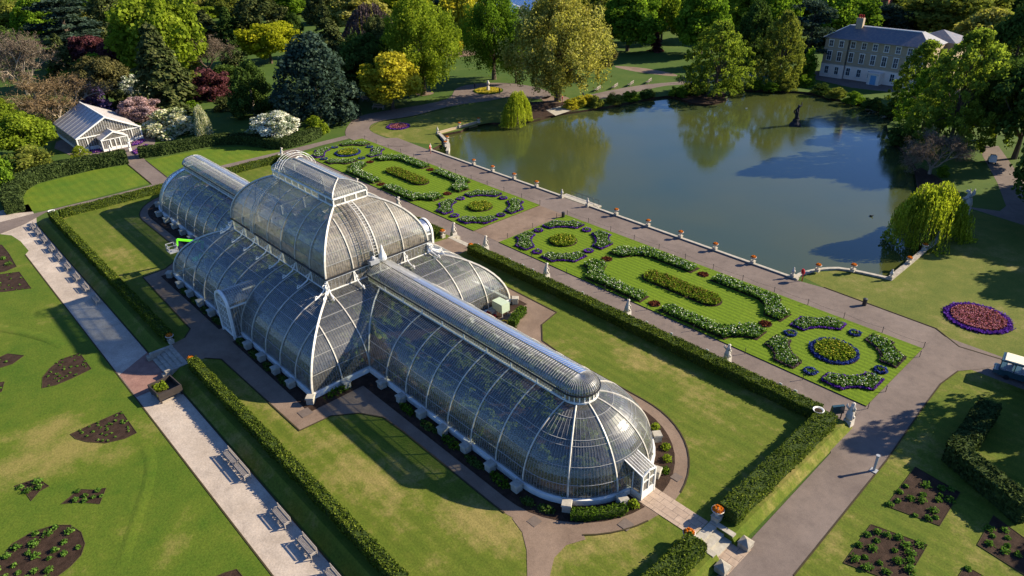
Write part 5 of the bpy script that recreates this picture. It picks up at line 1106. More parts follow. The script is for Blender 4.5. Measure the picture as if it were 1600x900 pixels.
x, y = -77.4, 98; o = empty('pedestal_vase', (x, y, ZG), 0, 'slim stone vase on a pedestal in the middle of the round yellow bed', 'vase'); MB().box((0, 0, .7), (.8, .8, 1.4), tap=.85).build('pedestal', M['statue'], o); MB().lathe([(.2, 1.4), (.15, 1.6), (.45, 2.0), (.5, 2.5), (.3, 2.6), (.3, 3.0), (.05, 3.1)], 10).build('vase_body', M['statue'], o, True)
for px_, py_, lb in ((878, 309, 'small stone finial at the far side of the landing'), (918, 323, 'small stone finial at the near side of the landing'), (1238, 434, 'small stone finial at the near corner where the pond edge turns'), (1391, 437, 'stone finial at the angle of the scalloped and weathered walls'), (684, 209, 'stone finial at the outer corner of the short curved wall'), (1466, 372, 'stone finial at the willow end of the weathered wall'), (673, 236, 'small figure-like post at the far corner of the pond edge')):
    x, y = G(px_, py_, ZG); o = empty('stone_finial', (x, y, ZG), 0, lb, 'finial', 'stone finials on the pond edge'); MB().box((0, 0, .3), (.6, .6, .6)).build('base', M['stone'], o)
    MB().lathe([(.2, .6), (.12, .72), (.26, .95), (.28, 1.15), (.16, 1.35), (.12, 1.5), (.16, 1.6), (.02, 1.78)], 10).build('finial_top', M['statue'], o, True)
def make_bench(mat):
    o = empty('bench'); q = MB()
    for k in range(5): q.box((0, -.18+k*.11, .45), (2.3, .085, .035))
    q.build('seat', mat, o); q = MB()
    for k in range(15): q.box((-1.07+k*.153, .32, .7), (.05, .03, .42))
    q.box((0, .33, .93), (2.3, .05, .08)); q.box((0, .32, .5), (2.3, .05, .06)); q.build('backrest', mat, o)
    for sx in (-1, 1):
        q = MB(); q.box((sx*1.12, -.22, .3), (.07, .07, .6)); q.box((sx*1.12, .32, .48), (.07, .07, .96)); q.box((sx*1.12, .04, .62), (.09, .62, .05)); q.build('side_frame', mat, o)
    q = MB(); q.box((0, -.2, .22), (.07, .07, .44)); q.box((0, .3, .22), (.07, .07, .44)); q.build('leg', mat, o); return o
M['paleteak'] = plain('silvered_teak', (.32, .28, .24), .8, .25, 4)
B1 = make_bench(M['paleteak']); B2 = make_bench(M['wood']); f1 = [True, True]
def bench(x, y, rz, lb, k=0, z=ZG, s_=1.0):
    src = (B1, B2)[k]; o = src if f1[k] else copy_tree(src); f1[k] = False; o.location = (x, y, z+.03); o.rotation_euler.z = rz; o.scale = (s_,)*3; tag(o, lb, 'bench', 'benches beside the pale path' if k == 0 else 'benches with their backs to the hedge')
for px_, py_, lb in ((377, 742, 'first of a nose-to-tail pair of wooden benches on the pale path near the bottom'), (443, 812, 'single wooden bench on the pale path, next below the pair'), (484, 858, 'single wooden bench on the pale path, last whole one before the bottom edge'), (524, 912, 'wooden bench cut off by the bottom edge')):
    x, y = G(px_, py_); bench(x, -26.3, R_(0), lb, 0, s_=1.12)
x, y = G(377, 742); bench(x-2.55, -26.3, 0, 'second of the nose-to-tail pair of wooden benches on the pale path, the farther one', 0, s_=1.12)
for i, (px_, py_) in enumerate([(50, 358), (58, 367), (70, 378), (81, 392), (93, 405), (106, 420), (120, 437), (135, 453), (151, 472)]):
    x, y = G(px_, py_); bench(x, -26.25, 0, 'wooden bench in the row against the shaded hedge bank, %s from the path junction' % ORD[i], 0)
for i, (px_, py_) in enumerate([(934, 469), (962, 484), (1044, 523), (1078, 538), (1100, 549), (1180, 585), (1242, 612)]):
    x, y = G(px_, py_); bench(x, 24.35, R_(180), 'brown bench with its back to the statue-path hedge, %s towards the noticeboard' % ORD[i], 1)
for px_, py_, lb in ((960, 138, 'white bench on the sunny lawn across the pond, left of the pair'), (985, 134, 'white bench on the sunny lawn across the pond, right of the pair'), (933, 142, 'grey bench on the sunny lawn across the pond, leftmost'), (1013, 130, 'grey bench on the sunny lawn across the pond, rightmost'), (591, 171, 'pale bench beside the curving path under the yellow tree'), (567, 158, 'pale bench in the shade behind the yellow tree')):
    x, y = G(px_, py_); bench(x, y, R_(-70 if px_ > 700 else 30), lb, 0, s_=1.4)
# small name plates along the hedge
for i, (px_, py_) in enumerate([(798, 408), (818, 418), (834, 425), (912, 461), (1012, 507), (1052, 524), (1106, 551), (1220, 604), (1242, 616), (750, 385), (757, 389)]):
    x, y = G(px_, py_, .7); q = MB(); q.box((0, 0, .25), (.04, .04, .5)); q.box((0, .0, .55), (.34, .05, .26)); o = q.build('plant_label', M['white']); o.location = (x, 23.3, .0); o.scale = (1, 1, 1.9)
    tag(o, 'small white label on a stake behind the statue-path hedge, %s towards the noticeboard' % ORD[i], 'label', 'white plant labels')
# chain posts round the parterres
q = MB(); q.box((0, 0, .4), (.06, .06, .8)); q.lathe([(.05, .8), (.07, .86), (.02, .93)], 6); cp = q.build('chain_post', M['iron']); first = True
for nm, (ax, ay, bx_, by_, n) in {'pond-side edge of the near parterre': (4, 45.4, 65, 45.4, 13), 'pond-side edge of the far parterre': (-63, 45.4, -3, 45.4, 13), 'hedge-side edge of the near parterre': (12, 28.5, 65.3, 28.5, 8), 'middle path edge of the near parterre': (3.6, 31, 3.6, 43, 3), 'road edge of the near parterre': (65.4, 33, 65.4, 43, 2)}.items():
    for k in range(n):
        o = cp if first else cp.copy()
        if not first: C.objects.link(o)
        first = False; o.location = (ax+(bx_-ax)*k/max(1, n-1), ay+(by_-ay)*k/max(1, n-1), ZG); tag(o, 'thin black chain post on the %s, %s along' % (nm, ORD[k]), 'post', 'black posts round the parterres')
for nm, P in {'pond-side edge of the near parterre': [(4, 45.4), (65, 45.4)], 'pond-side edge of the far parterre': [(-63, 45.4), (-3, 45.4)]}.items():
    pp = []; n = 12*6
    for k in range(n+1): pp.append((P[0][0]+(P[1][0]-P[0][0])*k/n, 45.4, ZG+.72-.14*math.sin(math.pi*(k % 6)/6)))
    tag(MB().tube(pp, .012, 3).build('chain', M['iron']), 'thin sagging chain along the %s' % nm, 'chain')
# steps
def steps(name, x0, x1, y0, y1, n, label, ax='y', mat='stone'):
    o = empty(name, ((x0+x1)/2, (y0+y1)/2, ZG), 0, label, 'steps'); q = MB(); W = abs(x1-x0) if ax == 'y' else abs(y1-y0); D = (y1-y0) if ax == 'y' else (x1-x0)
    for k in range(n):
        zt = -ZG*(1-(k)/n); dpos = -D/2+D*(k+.5)/n
        if ax == 'y': q.box((0, dpos, zt/2+.01), (W, abs(D)/n, zt))
        else: q.box((dpos, 0, zt/2+.01), (abs(D)/n, W, zt))
    q.build('treads', M[mat], o)
    for sg in (-1, 1):
        q = MB()
        if ax == 'y': q.box((sg*(W/2+.25), 0, .42), (.5, abs(D)+.2, .86)); q.box((sg*(W/2+.25), D/2+.1*np.sign(D), .25), (.75, .75, .6))
        else: q.box((0, sg*(W/2+.3), .42), (abs(D), .55, .86))
        q.build('side_wall', M['oldstone' if mat == 'oldstone' else 'stone'], o)
    return o
steps('garden_steps', CX-2.4, CX+2.5, -22.9, -25.6, 5, 'shaded flight of stone steps from the terrace down to the brick apron', mat='oldstone')
steps('pond_side_steps', CX-2.6, CX+2.6, 23.0, 24.6, 3, 'pale stone steps between the two urns, leading to the statue path')
steps('end_steps', 62.6, 65.0, -1.2, 1.3, 3, 'pale stone steps at the end of the paved path, down to the road', 'x')
sheet('steps_landing', [(65, -1.9), (66.6, -1.9), (66.6, 1.9), (65, 1.9)], gz+4*e, M['paving'])
for y, lb in ((-1.8, 'nearer'), (1.9, 'farther')):
    q = MB(); q.box((0, 0, .3), (1.0, 1.0, .6)); q.add([(-.55, -.55, .6), (.55, -.55, .6), (.55, .55, .6), (-.55, .55, .6), (0, 0, .95)], [(0, 1, 4), (1, 2, 4), (2, 3, 4), (3, 0, 4), (3, 2, 1, 0)]); o = q.build('capped_pier', M['oldstone']); o.location = (66.0, y, ZG)
    tag(o, 'square stone pier with pyramid cap at the foot of the end steps, %s one' % lb, 'pier')
# dark timber planter / cart
x, y = 7.0, -26.9; o = empty('timber_planter', (x, y, ZG), R_(4), 'dark timber box planter with young plants, standing on the pale path by the garden steps', 'planter')
q = MB()
for dx, dy, sx, sy in ((0, -1.3, 3.0, .12), (0, 1.3, 3.0, .12), (-1.44, 0, .12, 2.5), (1.44, 0, .12, 2.5)): q.box((dx, dy, .95), (sx, sy, .9))
q.box((0, 0, .62), (2.8, 2.5, .1)); q.build('box', M['darkwood'], o)
for dx in (-1.3, 1.3):
    for dy in (-1.2, 1.2): MB().box((dx, dy, .28), (.16, .16, .56)).build('leg', M['darkwood'], o)
c = Cloud(); P = np.c_[rng.uniform(-1.3, .1, 260), rng.uniform(-1.2, .4, 260), rng.uniform(.8, 1.25, 260)]; c.quads(P, (0, 0, 1), .22, .8); link('plants', c.mesh('plants', LM['lime']), o)
MB().box((1.2, -1.34, 1.2), (.36, .06, .3)).build('sign_plate', M['yellow'], o)
# cherry picker
o = empty('cherry_picker', (-22.9, -10.3, 0), 0, 'bright green cherry picker with its grey cage raised behind the glasshouse corner', 'access platform')
q = MB(); q.box((0, 0, .7), (1.5, 2.6, .7)); q.box((0, .2, 1.2), (1.0, 1.2, .5)); q.build('chassis', M['lime'], o)
for sx in (-.75, .75):
    for sy in (-.85, .85): MB().tube([(sx-.1, sy, .35), (sx+.1, sy, .35)], .34, 12).build('wheel', M['rubber'], o)
q = MB(); q.tube([(0, .2, 1.2), (.1, .6, 3.2)], .2, 4); q.tube([(.1, .8, 3.4), (0, -2.9, 5.0)], .2, 4); q.tube([(0, -2.9, 5.05), (0, -3.1, 4.0)], .17, 4); q.build('boom', M['lime'], o)
q = MB(); X0, Y0 = -.2, -3.9
for z in (3.3, 3.85, 4.4): q.tube([(X0-.7, Y0-.6, z), (X0+.7, Y0-.6, z), (X0+.7, Y0+.6, z), (X0-.7, Y0+.6, z), (X0-.7, Y0-.6, z)], .06, 4)
for dx in (-.7, 0, .7):
    for dy in (-.6, .6): q.tube([(X0+dx, Y0+dy, 3.3), (X0+dx, Y0+dy, 4.4)], .06, 4)
q.box((X0, Y0, 3.28), (1.45, 1.25, .08)); q.build('cage', M['grey'], o)
# generator box and clutter behind the glasshouse
x, y = G(783, 492, 0); o = empty('generator_box', (x, y, 0), 0, 'pale green steel cabinet on legs beside the curved transept', 'cabinet'); q = MB(); q.box((0, 0, 1.5), (2.0, 1.4, 1.3)); q.build('cabinet', M['gen'], o)
q = MB()
for dx in (-.8, .8):
    for dy in (-.5, .5): q.box((dx, dy, .45), (.1, .1, .9))
q.build('legs', M['grey'], o)
x, y = G(788, 505, 0); q = MB().tube([(.5*math.cos(R_(a)), .5*math.sin(R_(a)), .12) for a in range(0, 361, 30)], .1, 6); o = q.build('hose_coil', M['yellow']); o.location = (x, y, .03); tag(o, 'yellow coiled hose on the ground beside the cabinet', 'hose')
x, y = G(762, 494, 0); q = MB(); q.box((0, 0, .35), (.9, .6, .7)); q.box((.9, .3, .25), (.5, .5, .5)); o = q.build('crate', M['redcloth']); o.location = (x, y, 0); tag(o, 'small reddish-brown boxes left against the transept wall', 'box')
# noticeboard, post, bins, lifebuoys
x, y = G(1305, 655); o = empty('noticeboard', (x, y, ZG), R_(55), 'dark blue noticeboard with a sloping top at the end of the hedge', 'noticeboard')
q = MB(); q.box((0, 0, 1.35), (1.5, .35, 1.0), tap=.9); q.build('board_case', M['blueblack'], o)
for sx in (-.6, .6): MB().box((sx, 0, .45), (.09, .09, .9)).build('leg', M['iron'], o)
x, y = G(1323, 655); q = MB(); q.tube([(0, 0, 0), (0, 0, 1.1), (1.3, .4, 1.1), (1.3, .4, 0)], .04, 5); o = q.build('handrail', M['iron']); o.location = (x-.6, y-.2, ZG); tag(o, 'thin iron handrail beside the noticeboard', 'handrail')
x, y = G(1365, 736); o = empty('stone_post', (x, y, ZG), 0, 'slim pale post on a square base beside the shaded road', 'post'); MB().box((0, 0, .06), (.65, .65, .12)).build('base', M['grey'], o); MB().lathe([(.13, .12), (.14, 1.9), (.2, 1.95), (.2, 2.05)], 10).build('shaft', M['grey'], o)
for px_, py_, lb in ((880, 340, 'black litter bin at the parterre corner on the pond path'), (911, 151, 'dark litter bin on the far bank beneath the giant golden tree'), (1350, 477, 'small dark bollard at the lawn edge beside the pond path')):
    x, y = G(px_, py_); o = empty('litter_bin', (x, y, ZG), 0, lb, 'bin'); MB().lathe([(.28, 0), (.3, .9), (.32, .92)], 10).build('bin_body', M['iron'], o); MB().lathe([(.33, .93), (.3, 1.05), (.1, 1.12)], 10).build('lid', M['iron'], o)
for px_, py_, lb in ((1253, 439, 'red lifebuoy on a post at the near corner of the pond'), (1508, 338, 'red lifebuoy on a post beyond the weeping willow'), (879, 161, 'red lifebuoy housing under the giant golden tree'), (673, 240, 'red lifebuoy on a post at the far corner of the pond edge')):
    x, y = G(px_, py_); o = empty('lifebuoy_stand', (x, y, ZG), R_(-40), lb, 'lifebuoy', 'red lifebuoys round the pond'); MB().box((0, 0, .6), (.12, .1, 1.2)).build('post', M['red'], o)
    MB().tube([(.36*math.cos(R_(a)), -.1, 1.55+.36*math.sin(R_(a))) for a in range(0, 361, 30)], .12, 6).build('ring', M['red'], o); MB().tube([(0, -.04, 1.55), (0, -.02, 1.55)], .33, 14).build('backing', M['red'], o)
# bronze fountain group in the pond
x, y = G(1242, 196, ZW); o = empty('fountain_statue', (x, y, ZW), 0, 'dark bronze figure wrestling a serpent, rising from the pond', 'statue'); q = MB().lathe([(1.5, 0), (1.3, .5), (.8, 1.0), (.7, 1.6)], 10); q.build('rock_base', M['cloth'], o)
q = MB(); q.tube([(0, 0, 1.5), (.1, 0, 2.4), (0, 0, 3.3), (.1, 0, 4.2), (.15, 0, 4.7), (.2, 0, 5.1)], [.5, .45, .5, .42, .2, .26], 8); q.tube([(0, .4, 4.2), (.3, 1.2, 4.8), (.2, 1.3, 5.6)], [.18, .15, .1], 6); q.tube([(0, -.4, 4.2), (.4, -1.0, 3.6), (.8, -.6, 3.2)], [.18, .15, .1], 6); q.build('figure', M['cloth'], o, True)
q = MB(); q.tube([(.7*math.cos(a*.9), .8*math.sin(a*.9), 1.0+a*.6) for a in np.arange(0, 7.5, .5)], [.16]*14+[.1], 6); q.build('serpent', M['cloth'], o, True)
# ------------------------------------------------------------------ people (small, distant)
def person(px_, py_, rz, lb, stride=.15):
    x, y = G(px_, py_); o = empty('person', (x, y, ZG), rz, lb, 'person')
    me = bpy.data.meshes.new('body'); V = [(0, 0, .95), (0, 0, 1.2), (0, 0, 1.42), (0, 0, 1.53), (.02, 0, 1.66), (0, .19, 1.4), (.05, .24, 1.12), (.14, .22, .88), (0, -.19, 1.4), (-.03, -.24, 1.12), (.08, -.22, .86), (stride*.5, .1, .5), (stride, .1, .06), (stride+.14, .1, .03), (-stride*.3, -.1, .5), (-stride, -.1, .08), (-stride+.13, -.1, .03)]
    E_ = [(0, 1), (1, 2), (2, 3), (3, 4), (2, 5), (5, 6), (6, 7), (2, 8), (8, 9), (9, 10), (0, 11), (11, 12), (12, 13), (0, 14), (14, 15), (15, 16)]
    me.from_pydata(V, E_, []); b_ = link('body', me, o); me.materials.append(M['cloth']); md = b_.modifiers.new('skin', 'SKIN')
    rr = [.15, .14, .16, .06, .1, .07, .05, .04, .07, .05, .04, .08, .05, .04, .08, .05, .04]
    for i, r in enumerate(rr): me.skin_vertices[0].data[i].radius = (r, r*1.1)
    me.skin_vertices[0].data[0].use_root = True; sb = b_.modifiers.new('sub', 'SUBSURF'); sb.levels = 1; sb.render_levels = 1
    MB().lathe([(.02, 1.56), (.085, 1.6), (.1, 1.68), (.085, 1.76), (.02, 1.8)], 8, (.03, 0, 0)).build('face', M['skin'], o, True)
    MB().lathe([(.1, 1.66), (.115, 1.72), (.09, 1.8), (.02, 1.84)], 8, (0, 0, 0)).build('hair', M['darkwood'], o, True)
person(742, 139, .5, 'person in dark clothes walking left of the yellow flower bed'); person(781, 147, 2, 'person in dark clothes standing right of the yellow flower bed')
person(1061, 130, 0, 'person in dark clothes walking on the far bank path, nearer of a pair'); person(1066, 127, 0, 'person in dark clothes walking on the far bank path, farther of a pair')
# ------------------------------------------------------------------ vehicles
x, y = G(1562, 588); o = empty('road_train', (x-.4, y+.6, ZG), R_(9), 'dark green road train carriage with a cream roof and open sides, at the right edge', 'road train')
L_ = 8.5; q = MB(); q.box((L_/2, 0, .75), (L_, 2.0, .75)); q.box((L_/2, 0, 2.32), (L_+.1, 2.05, .16)); q.box((-.25, 0, .62), (.6, 1.8, .4), tap=.9); q.build('body', M['blueblack'], o)
MB().box((L_/2+.1, 0, 2.46), (L_-.1, 1.9, .12), tap=.98).build('roof', M['cream'], o)
for k in range(7):
    for sy in (-.97, .97): MB().box((k*L_/6, sy, 1.7), (.1, .07, 1.15)).build('pillar', M['blueblack'], o)
for k in range(5): q = MB(); q.box((.9+k*1.5, 0, 1.15), (.5, 1.7, .15)); q.box((1.15+k*1.5, 0, 1.45), (.1, 1.7, .6)); q.build('seat', M['grey'], o)
MB().box((.0, 0, 1.7), (.04, 1.8, 1.0)).build('windscreen', M['dglass'], o)
for k in (.9, 4.2, 7.4):
    for sy in (-.9, .9): MB().tube([(k, sy-.1, .33), (k, sy+.1, .33)], .33, 12).build('wheel', M['rubber'], o)
for sy in (-.6, .6): MB().box((-.57, sy, .68), (.05, .25, .15)).build('headlight', M['white'], o)
x, y = G(1549, 254); o = empty('utility_cart', (x, y, ZG), R_(110), 'small white utility buggy parked on the shaded path at the right', 'buggy'); q = MB(); q.box((0, 0, .7), (2.6, 1.3, .5)); q.box((-.7, 0, 1.3), (1.2, 1.25, .75), tap=.92); q.build('body', M['white'], o); MB().box((.35, 0, 1.3), (.7, 1.15, .6), tap=.8).build('cab_window', M['dglass'], o)
for sx in (-.85, .85):
    for sy in (-.6, .6): MB().tube([(sx, sy-.1, .3), (sx, sy+.1, .3)], .3, 12).build('wheel', M['rubber'], o)
# manhole covers
for px_, py_, s_, lb in ((477, 645, 1.3, 'square paved inspection cover near the sunlit pier of the glasshouse'), (835, 815, 1.0, 'square inspection cover in the path below the glasshouse end'), (978, 820, 1.1, 'square inspection cover in the path before the end porch'), (1057, 746, .9, 'square inspection cover beyond the end porch'), (350, 649, .9, 'small drain cover on the shaded grass bank')):
    zz = 0 if px_ != 350 else -.3; x, y = G(px_, py_, zz); o = MB().box((0, 0, 0), (s_, s_, .03)).build('inspection_cover', M['cover']); o.location = (x, y, zz+.045); o.rotation_euler.z = 0; tag(o, lb, 'cover')
# ------------------------------------------------------------------ low grass ridge in the rose garden
rp = smooth_poly(GP([(180, 900), (195, 850), (212, 800), (226, 755), (230, 725), (222, 700), (212, 688)]), 4, False); q = MB(); rows = []
for i, (x, y) in enumerate(rp):
    a = np.array(rp[min(i+1, len(rp)-1)])-np.array(rp[max(i-1, 0)]); a = a/np.linalg.norm(a); n_ = np.array((-a[1], a[0])); hh = .07*min(1, i/3, (len(rp)-1-i)/6)
    rows.append([(x+n_[0]*o_, y+n_[1]*o_, ZG+.03+z_*hh-.0) for o_, z_ in ((-1.0, 0), (-.6, .6), (-.2, .95), (.0, 1.0), (.35, .0), (.6, -.1))])
vs = [v for r in rows for v in r]; q.add(vs, [(i*6+k, (i+1)*6+k, (i+1)*6+k+1, i*6+k+1) for i in range(len(rows)-1) for k in range(5)]); tag(q.build('lawn_ridge', M['g_rose'], smooth=True), kind='structure')
rp = smooth_poly(GP([(-20, 512), (30, 520), (75, 532), (100, 545)]), 4, False); q = MB(); rows = []
for i, (x, y) in enumerate(rp):
    a = np.array(rp[min(i+1, len(rp)-1)])-np.array(rp[max(i-1, 0)]); a = a/np.linalg.norm(a); n_ = np.array((-a[1], a[0])); hh = .12*min(1, (len(rp)-1-i)/5)
    rows.append([(x+n_[0]*o_, y+n_[1]*o_, ZG+.03+z_*hh) for o_, z_ in ((-.6, 0), (-.3, .9), (.0, 1.0), (.3, .8), (.7, .3), (1.1, 0))])
vs = [v for r in rows for v in r]; q.add(vs, [(i*6+k, (i+1)*6+k, (i+1)*6+k+1, i*6+k+1) for i in range(len(rows)-1) for k in range(5)]); tag(q.build('lawn_ridge', M['g_rose'], smooth=True), kind='structure')
# ------------------------------------------------------------------ small glasshouse
gx0, gx1, gy = -123.5, -103.6, 7.1; o = empty('small_glasshouse', ((gx0+gx1)/2, 0, ZG), 0, 'small white gabled glasshouse with a front porch, among the trees at the left', 'glasshouse'); mx_ = (gx0+gx1)/2; X = lambda x: x-mx_
HE, HR = 3.2, 7.0
q = MB()
for sy in (-1, 1):
    q.add([(X(gx0), sy*gy*1.03, HE), (X(gx1)+.2, sy*gy*1.03, HE), (X(gx1)+.2, 0, HR), (X(gx0), 0, HR)], [(0, 1, 2, 3)]); q.add([(X(gx0), sy*gy*1.03, HE-.12), (X(gx1)+.2, sy*gy*1.03, HE-.12), (X(gx1)+.2, 0, HR-.12), (X(gx0), 0, HR-.12)], [(3, 2, 1, 0)])
M['shade'] = plain('shaded_roof_panels', (.46, .41, .38), .5, .15, .8); q.build('roof', M['shade'], o)
q = MB()
for k in range(0, 9):
    x = X(gx0+(gx1-gx0)*k/8)
    for sy in (-1, 1): q.tube([(x, sy*gy*1.03, HE+.06), (x, 0, HR+.06)], .05, 4)
q.build('roof_bars', M['grey'], o)
q = MB(); fx_ = X(gx1)+.22
q.tube([(X(gx0), 0, HR+.1), (fx_, 0, HR+.1)], .2, 4)
for sy in (-1, 1):
    q.tube([(fx_, sy*gy*1.03, HE), (fx_, 0, HR)], .22, 4); q.box((X(gx1), sy*gy, HE/2), (.3, .3, HE)); q.box((X((gx0+gx1)/2), sy*gy, .35), (gx1-gx0, .2, .7)); q.box((X(gx1), sy*(gy+2.9)/2, .45), (.2, gy-2.9, .9)); q.box((X(gx1), sy*5.0, HE/2), (.2, .2, HE))
    for k in range(14): q.box((X(gx0+(gx1-gx0)*(k+.5)/14), sy*gy, HE/2), (.09, .09, HE))
    q.box((fx_-.1, sy*(gy+2.9)/2, HE-.05), (.15, gy-2.9, .18))
for k in range(-12, 13):
    yy = k*gy/13; zt = HE+(HR-HE)*(1-abs(yy)/gy)
    if abs(yy) > 2.9: q.box((X(gx1), yy, (.9+zt)/2), (.04, .05, zt-.9))
    else: q.box((X(gx1), yy, (3.9+zt)/2), (.04, .05, zt-3.9))
q.box((X(gx1), 0, HE+.02), (.1, 14, .14)); q.build('frame', M['white'], o)
q = MB(); x = X(gx1)-.05; q.add([(x, -gy, .5), (x, gy, .5), (x, gy, HE), (x, 0, HR), (x, -gy, HE)], [(0, 1, 2, 3, 4)]); x = X(gx0); q.add([(x, -gy, 0), (x, gy, 0), (x, gy, HE), (x, 0, HR), (x, -gy, HE)], [(0, 1, 2, 3, 4)])
for sy in (-1, 1): q.add([(X(gx0), sy*gy, .6), (X(gx1), sy*gy, .6), (X(gx1), sy*gy, HE), (X(gx0), sy*gy, HE)], [(0, 1, 2, 3)])
q.build('wall_glass', M['glassd'], o)
p = empty('porch'); p.parent = o; px0, px1 = X(gx1), X(gx1)+3.8; q = MB(); w_ = 2.9
for sy in (-1, 1): q.add([(px0, sy*w_*1.05, 2.7), (px1, sy*w_*1.05, 2.7), (px1, 0, 4.2), (px0, 0, 4.2)], [(0, 1, 2, 3)]); q.add([(px0, sy*w_*1.05, 2.62), (px1, sy*w_*1.05, 2.62), (px1, 0, 4.12), (px0, 0, 4.12)], [(3, 2, 1, 0)])
q.build('porch_roof', M['shade'], p); q = MB(); q.tube([(px0, 0, 4.25), (px1, 0, 4.25)], .12, 4)
for sy in (-1, 1):
    q.tube([(px1, sy*w_*1.05, 2.7), (px1, 0, 4.2)], .17, 4); q.box((px1, sy*w_, 1.35), (.22, .22, 2.7)); q.box(((px0+px1)/2, sy*w_, .35), (px1-px0, .15, .7)); q.box((px1, sy*1.05, 1.35), (.22, .24, 2.7)); q.box((px1, sy*2.0, .3), (.14, 1.8, .6))
    for k in range(1, 4): q.box((px0+(px1-px0)*k/4, sy*w_, 1.35), (.08, .08, 2.7)); q.box((px1, sy*(1.05+k*.46), 1.5), (.05, .04, 2.3))
q.box((px1, 0, 2.66), (.2, 2*w_, .18)); q.box((px1, 0, 1.35), (.2, .2, 2.7)); q.box((px1, 0, .4), (.1, 1.9, .8)); q.build('porch_frame', M['white'], p)
q = MB(); q.add([(px1-.03, -w_, .5), (px1-.03, w_, .5), (px1-.03, w_, 2.7), (px1-.03, 0, 4.2), (px1-.03, -w_, 2.7)], [(0, 1, 2, 3, 4)])
for sy in (-1, 1): q.add([(px0, sy*w_, .7), (px1, sy*w_, .7), (px1, sy*w_, 2.7), (px0, sy*w_, 2.7)], [(0, 1, 2, 3)])
q.build('porch_glass', M['glassd'], p)
for px_, py_, lb in ((174, 241, 'left'), (204, 236, 'right')):
    x, y = G(px_, py_); oo = empty('white_statuette', (x, y, ZG), 0, 'small white statue before the small glasshouse porch, %s of the entrance' % lb, 'statue'); MB().box((0, 0, .4), (.6, .6, .8)).build('plinth', M['white'], oo); MB().tube([(0, 0, .8), (0, 0, 1.3), (.05, 0, 1.8), (.1, 0, 2.0), (.2, 0, 2.15)], [.26, .24, .15, .17, .1], 8).build('figure', M['white'], oo, True)
for pts, lb in (([(150, 243), (172, 238), (176, 243), (158, 247)], 'left front'), ([(206, 238), (228, 226), (234, 228), (212, 243)], 'right front'), ([(205, 226), (222, 217), (228, 220), (220, 226), (207, 229)], 'right inner'), ([(140, 236), (158, 234), (160, 238), (145, 240)], 'left inner')):
    bed(GP(pts), gz+4*e, 'narrow bed of violet and pink flowers before the small glasshouse, %s one' % lb, 'viola', 'pinkf', .4, None, .3, .3, group='beds before the small glasshouse')
# ------------------------------------------------------------------ brick mansion
hx, hy = -15.2, 181.0; o = empty('brick_mansion', (hx, hy, ZG), 0, 'three-storey yellow-brick mansion with pale ground floor, slate roof and blue door across the pond', 'mansion')
Wl, Wm, D_ = 6.9, 22.5, 12.0; ZE = 11.4; q = MB()
q.box((Wl/2, D_/2, 4.0+(ZE-4)/2), (Wl, D_, ZE-4)); q.box((Wl+Wm/2, D_/2+.5, 4.0+(ZE-4)/2), (Wm, D_-.6, ZE-4)); q.build('brick_walls', M['brick'], o)
M['stucco'] = plain('pale_stucco', (.74, .63, .55), .85, .08, 1); q = MB(); q.box((Wl/2-.02, D_/2, 2.0), (Wl+.12, D_+.12, 4.0)); q.box((Wl+Wm/2+.03, D_/2+.5, 2.0), (Wm+.06, D_-.5, 4.0)); q.build('ground_floor_wall', M['stucco'], o)
q = MB()
for z, h_ in ((4.05, .22), (8.35, .25), (ZE-.05, .35)): q.box((Wl/2, -.02, z), (Wl+.3, .25, h_)); q.box((Wl+Wm/2+.1, .72, z), (Wm, .25, h_)); q.box((-.03, D_/2, z), (.25, D_, h_))
for k in range(60): q.box((.3+k*(Wl+Wm)/60, -.25 if k*(Wl+Wm)/60 < Wl else .5, ZE+.08), (.22, .4, .14))
q.build('string_courses', M['stone'], o)
def win(x, z, w_, h_, yf, surround=True):
    f = MB(); 
    for sx in (-1, 1): f.box((x+sx*(w_/2+.08), yf-.06, z), (.16, .12, h_+.3))
    f.box((x, yf-.06, z+h_/2+.12), (w_+.5, .14, .22)); f.box((x, yf-.09, z-h_/2-.1), (w_+.4, .2, .14)); f.box((x, yf-.03, z), (.06, .06, h_)); f.box((x, yf-.035, z), (w_, .06, .07)); fo = f.build('window', M['white'] if surround else M['stucco'], o)
    MB().box((x, yf-.012, z), (w_, .02, h_)).build('pane', M['dglass'], fo)
xs_ = [1.9, 5.0]+[Wl+1.3+k*3.25 for k in range(7)]
for i, x in enumerate(xs_):
    yf = -.0 if x < Wl else .8
    win(x, 10.0, 1.15, 1.7, yf); win(x, 6.4, 1.2, 2.6, yf)
    if i not in (5,): win(x, 2.2, 1.1, 2.1, yf-.05 if x > Wl else yf-.06)
rf = MB(); a0, a1, b0_, b1_ = -.6, Wl+Wm+.6, -.6, D_+.6; rr_ = 3.4
rf.add([(a0, b0_, ZE+.16), (a1, b0_, ZE+.16), (a1, b1_, ZE+.16), (a0, b1_, ZE+.16), (a0+5, D_/2-1, ZE+rr_), (a1-5, D_/2-1, ZE+rr_), (a1-5, D_/2+1, ZE+rr_), (a0+5, D_/2+1, ZE+rr_)], [(0, 1, 5, 4), (1, 2, 6, 5), (2, 3, 7, 6), (3, 0, 4, 7), (4, 5, 6, 7), (3, 2, 1, 0)]); ro = rf.build('roof', M['slate'], o)
q = MB(); q.tube([(a0+5, D_/2-1, ZE+rr_+.05), (a1-5, D_/2-1, ZE+rr_+.05)], .16, 4); q.tube([(a0, b0_, ZE+.2), (a0+5, D_/2-1, ZE+rr_+.05)], .13, 4); q.build('ridge_flashing', M['white'], ro)
q = MB(); q.box((7.4, D_/2-1.5, ZE+3.6), (2.0, 1.3, 4.4)); q.build('chimney', M['brick'], ro); q = MB()
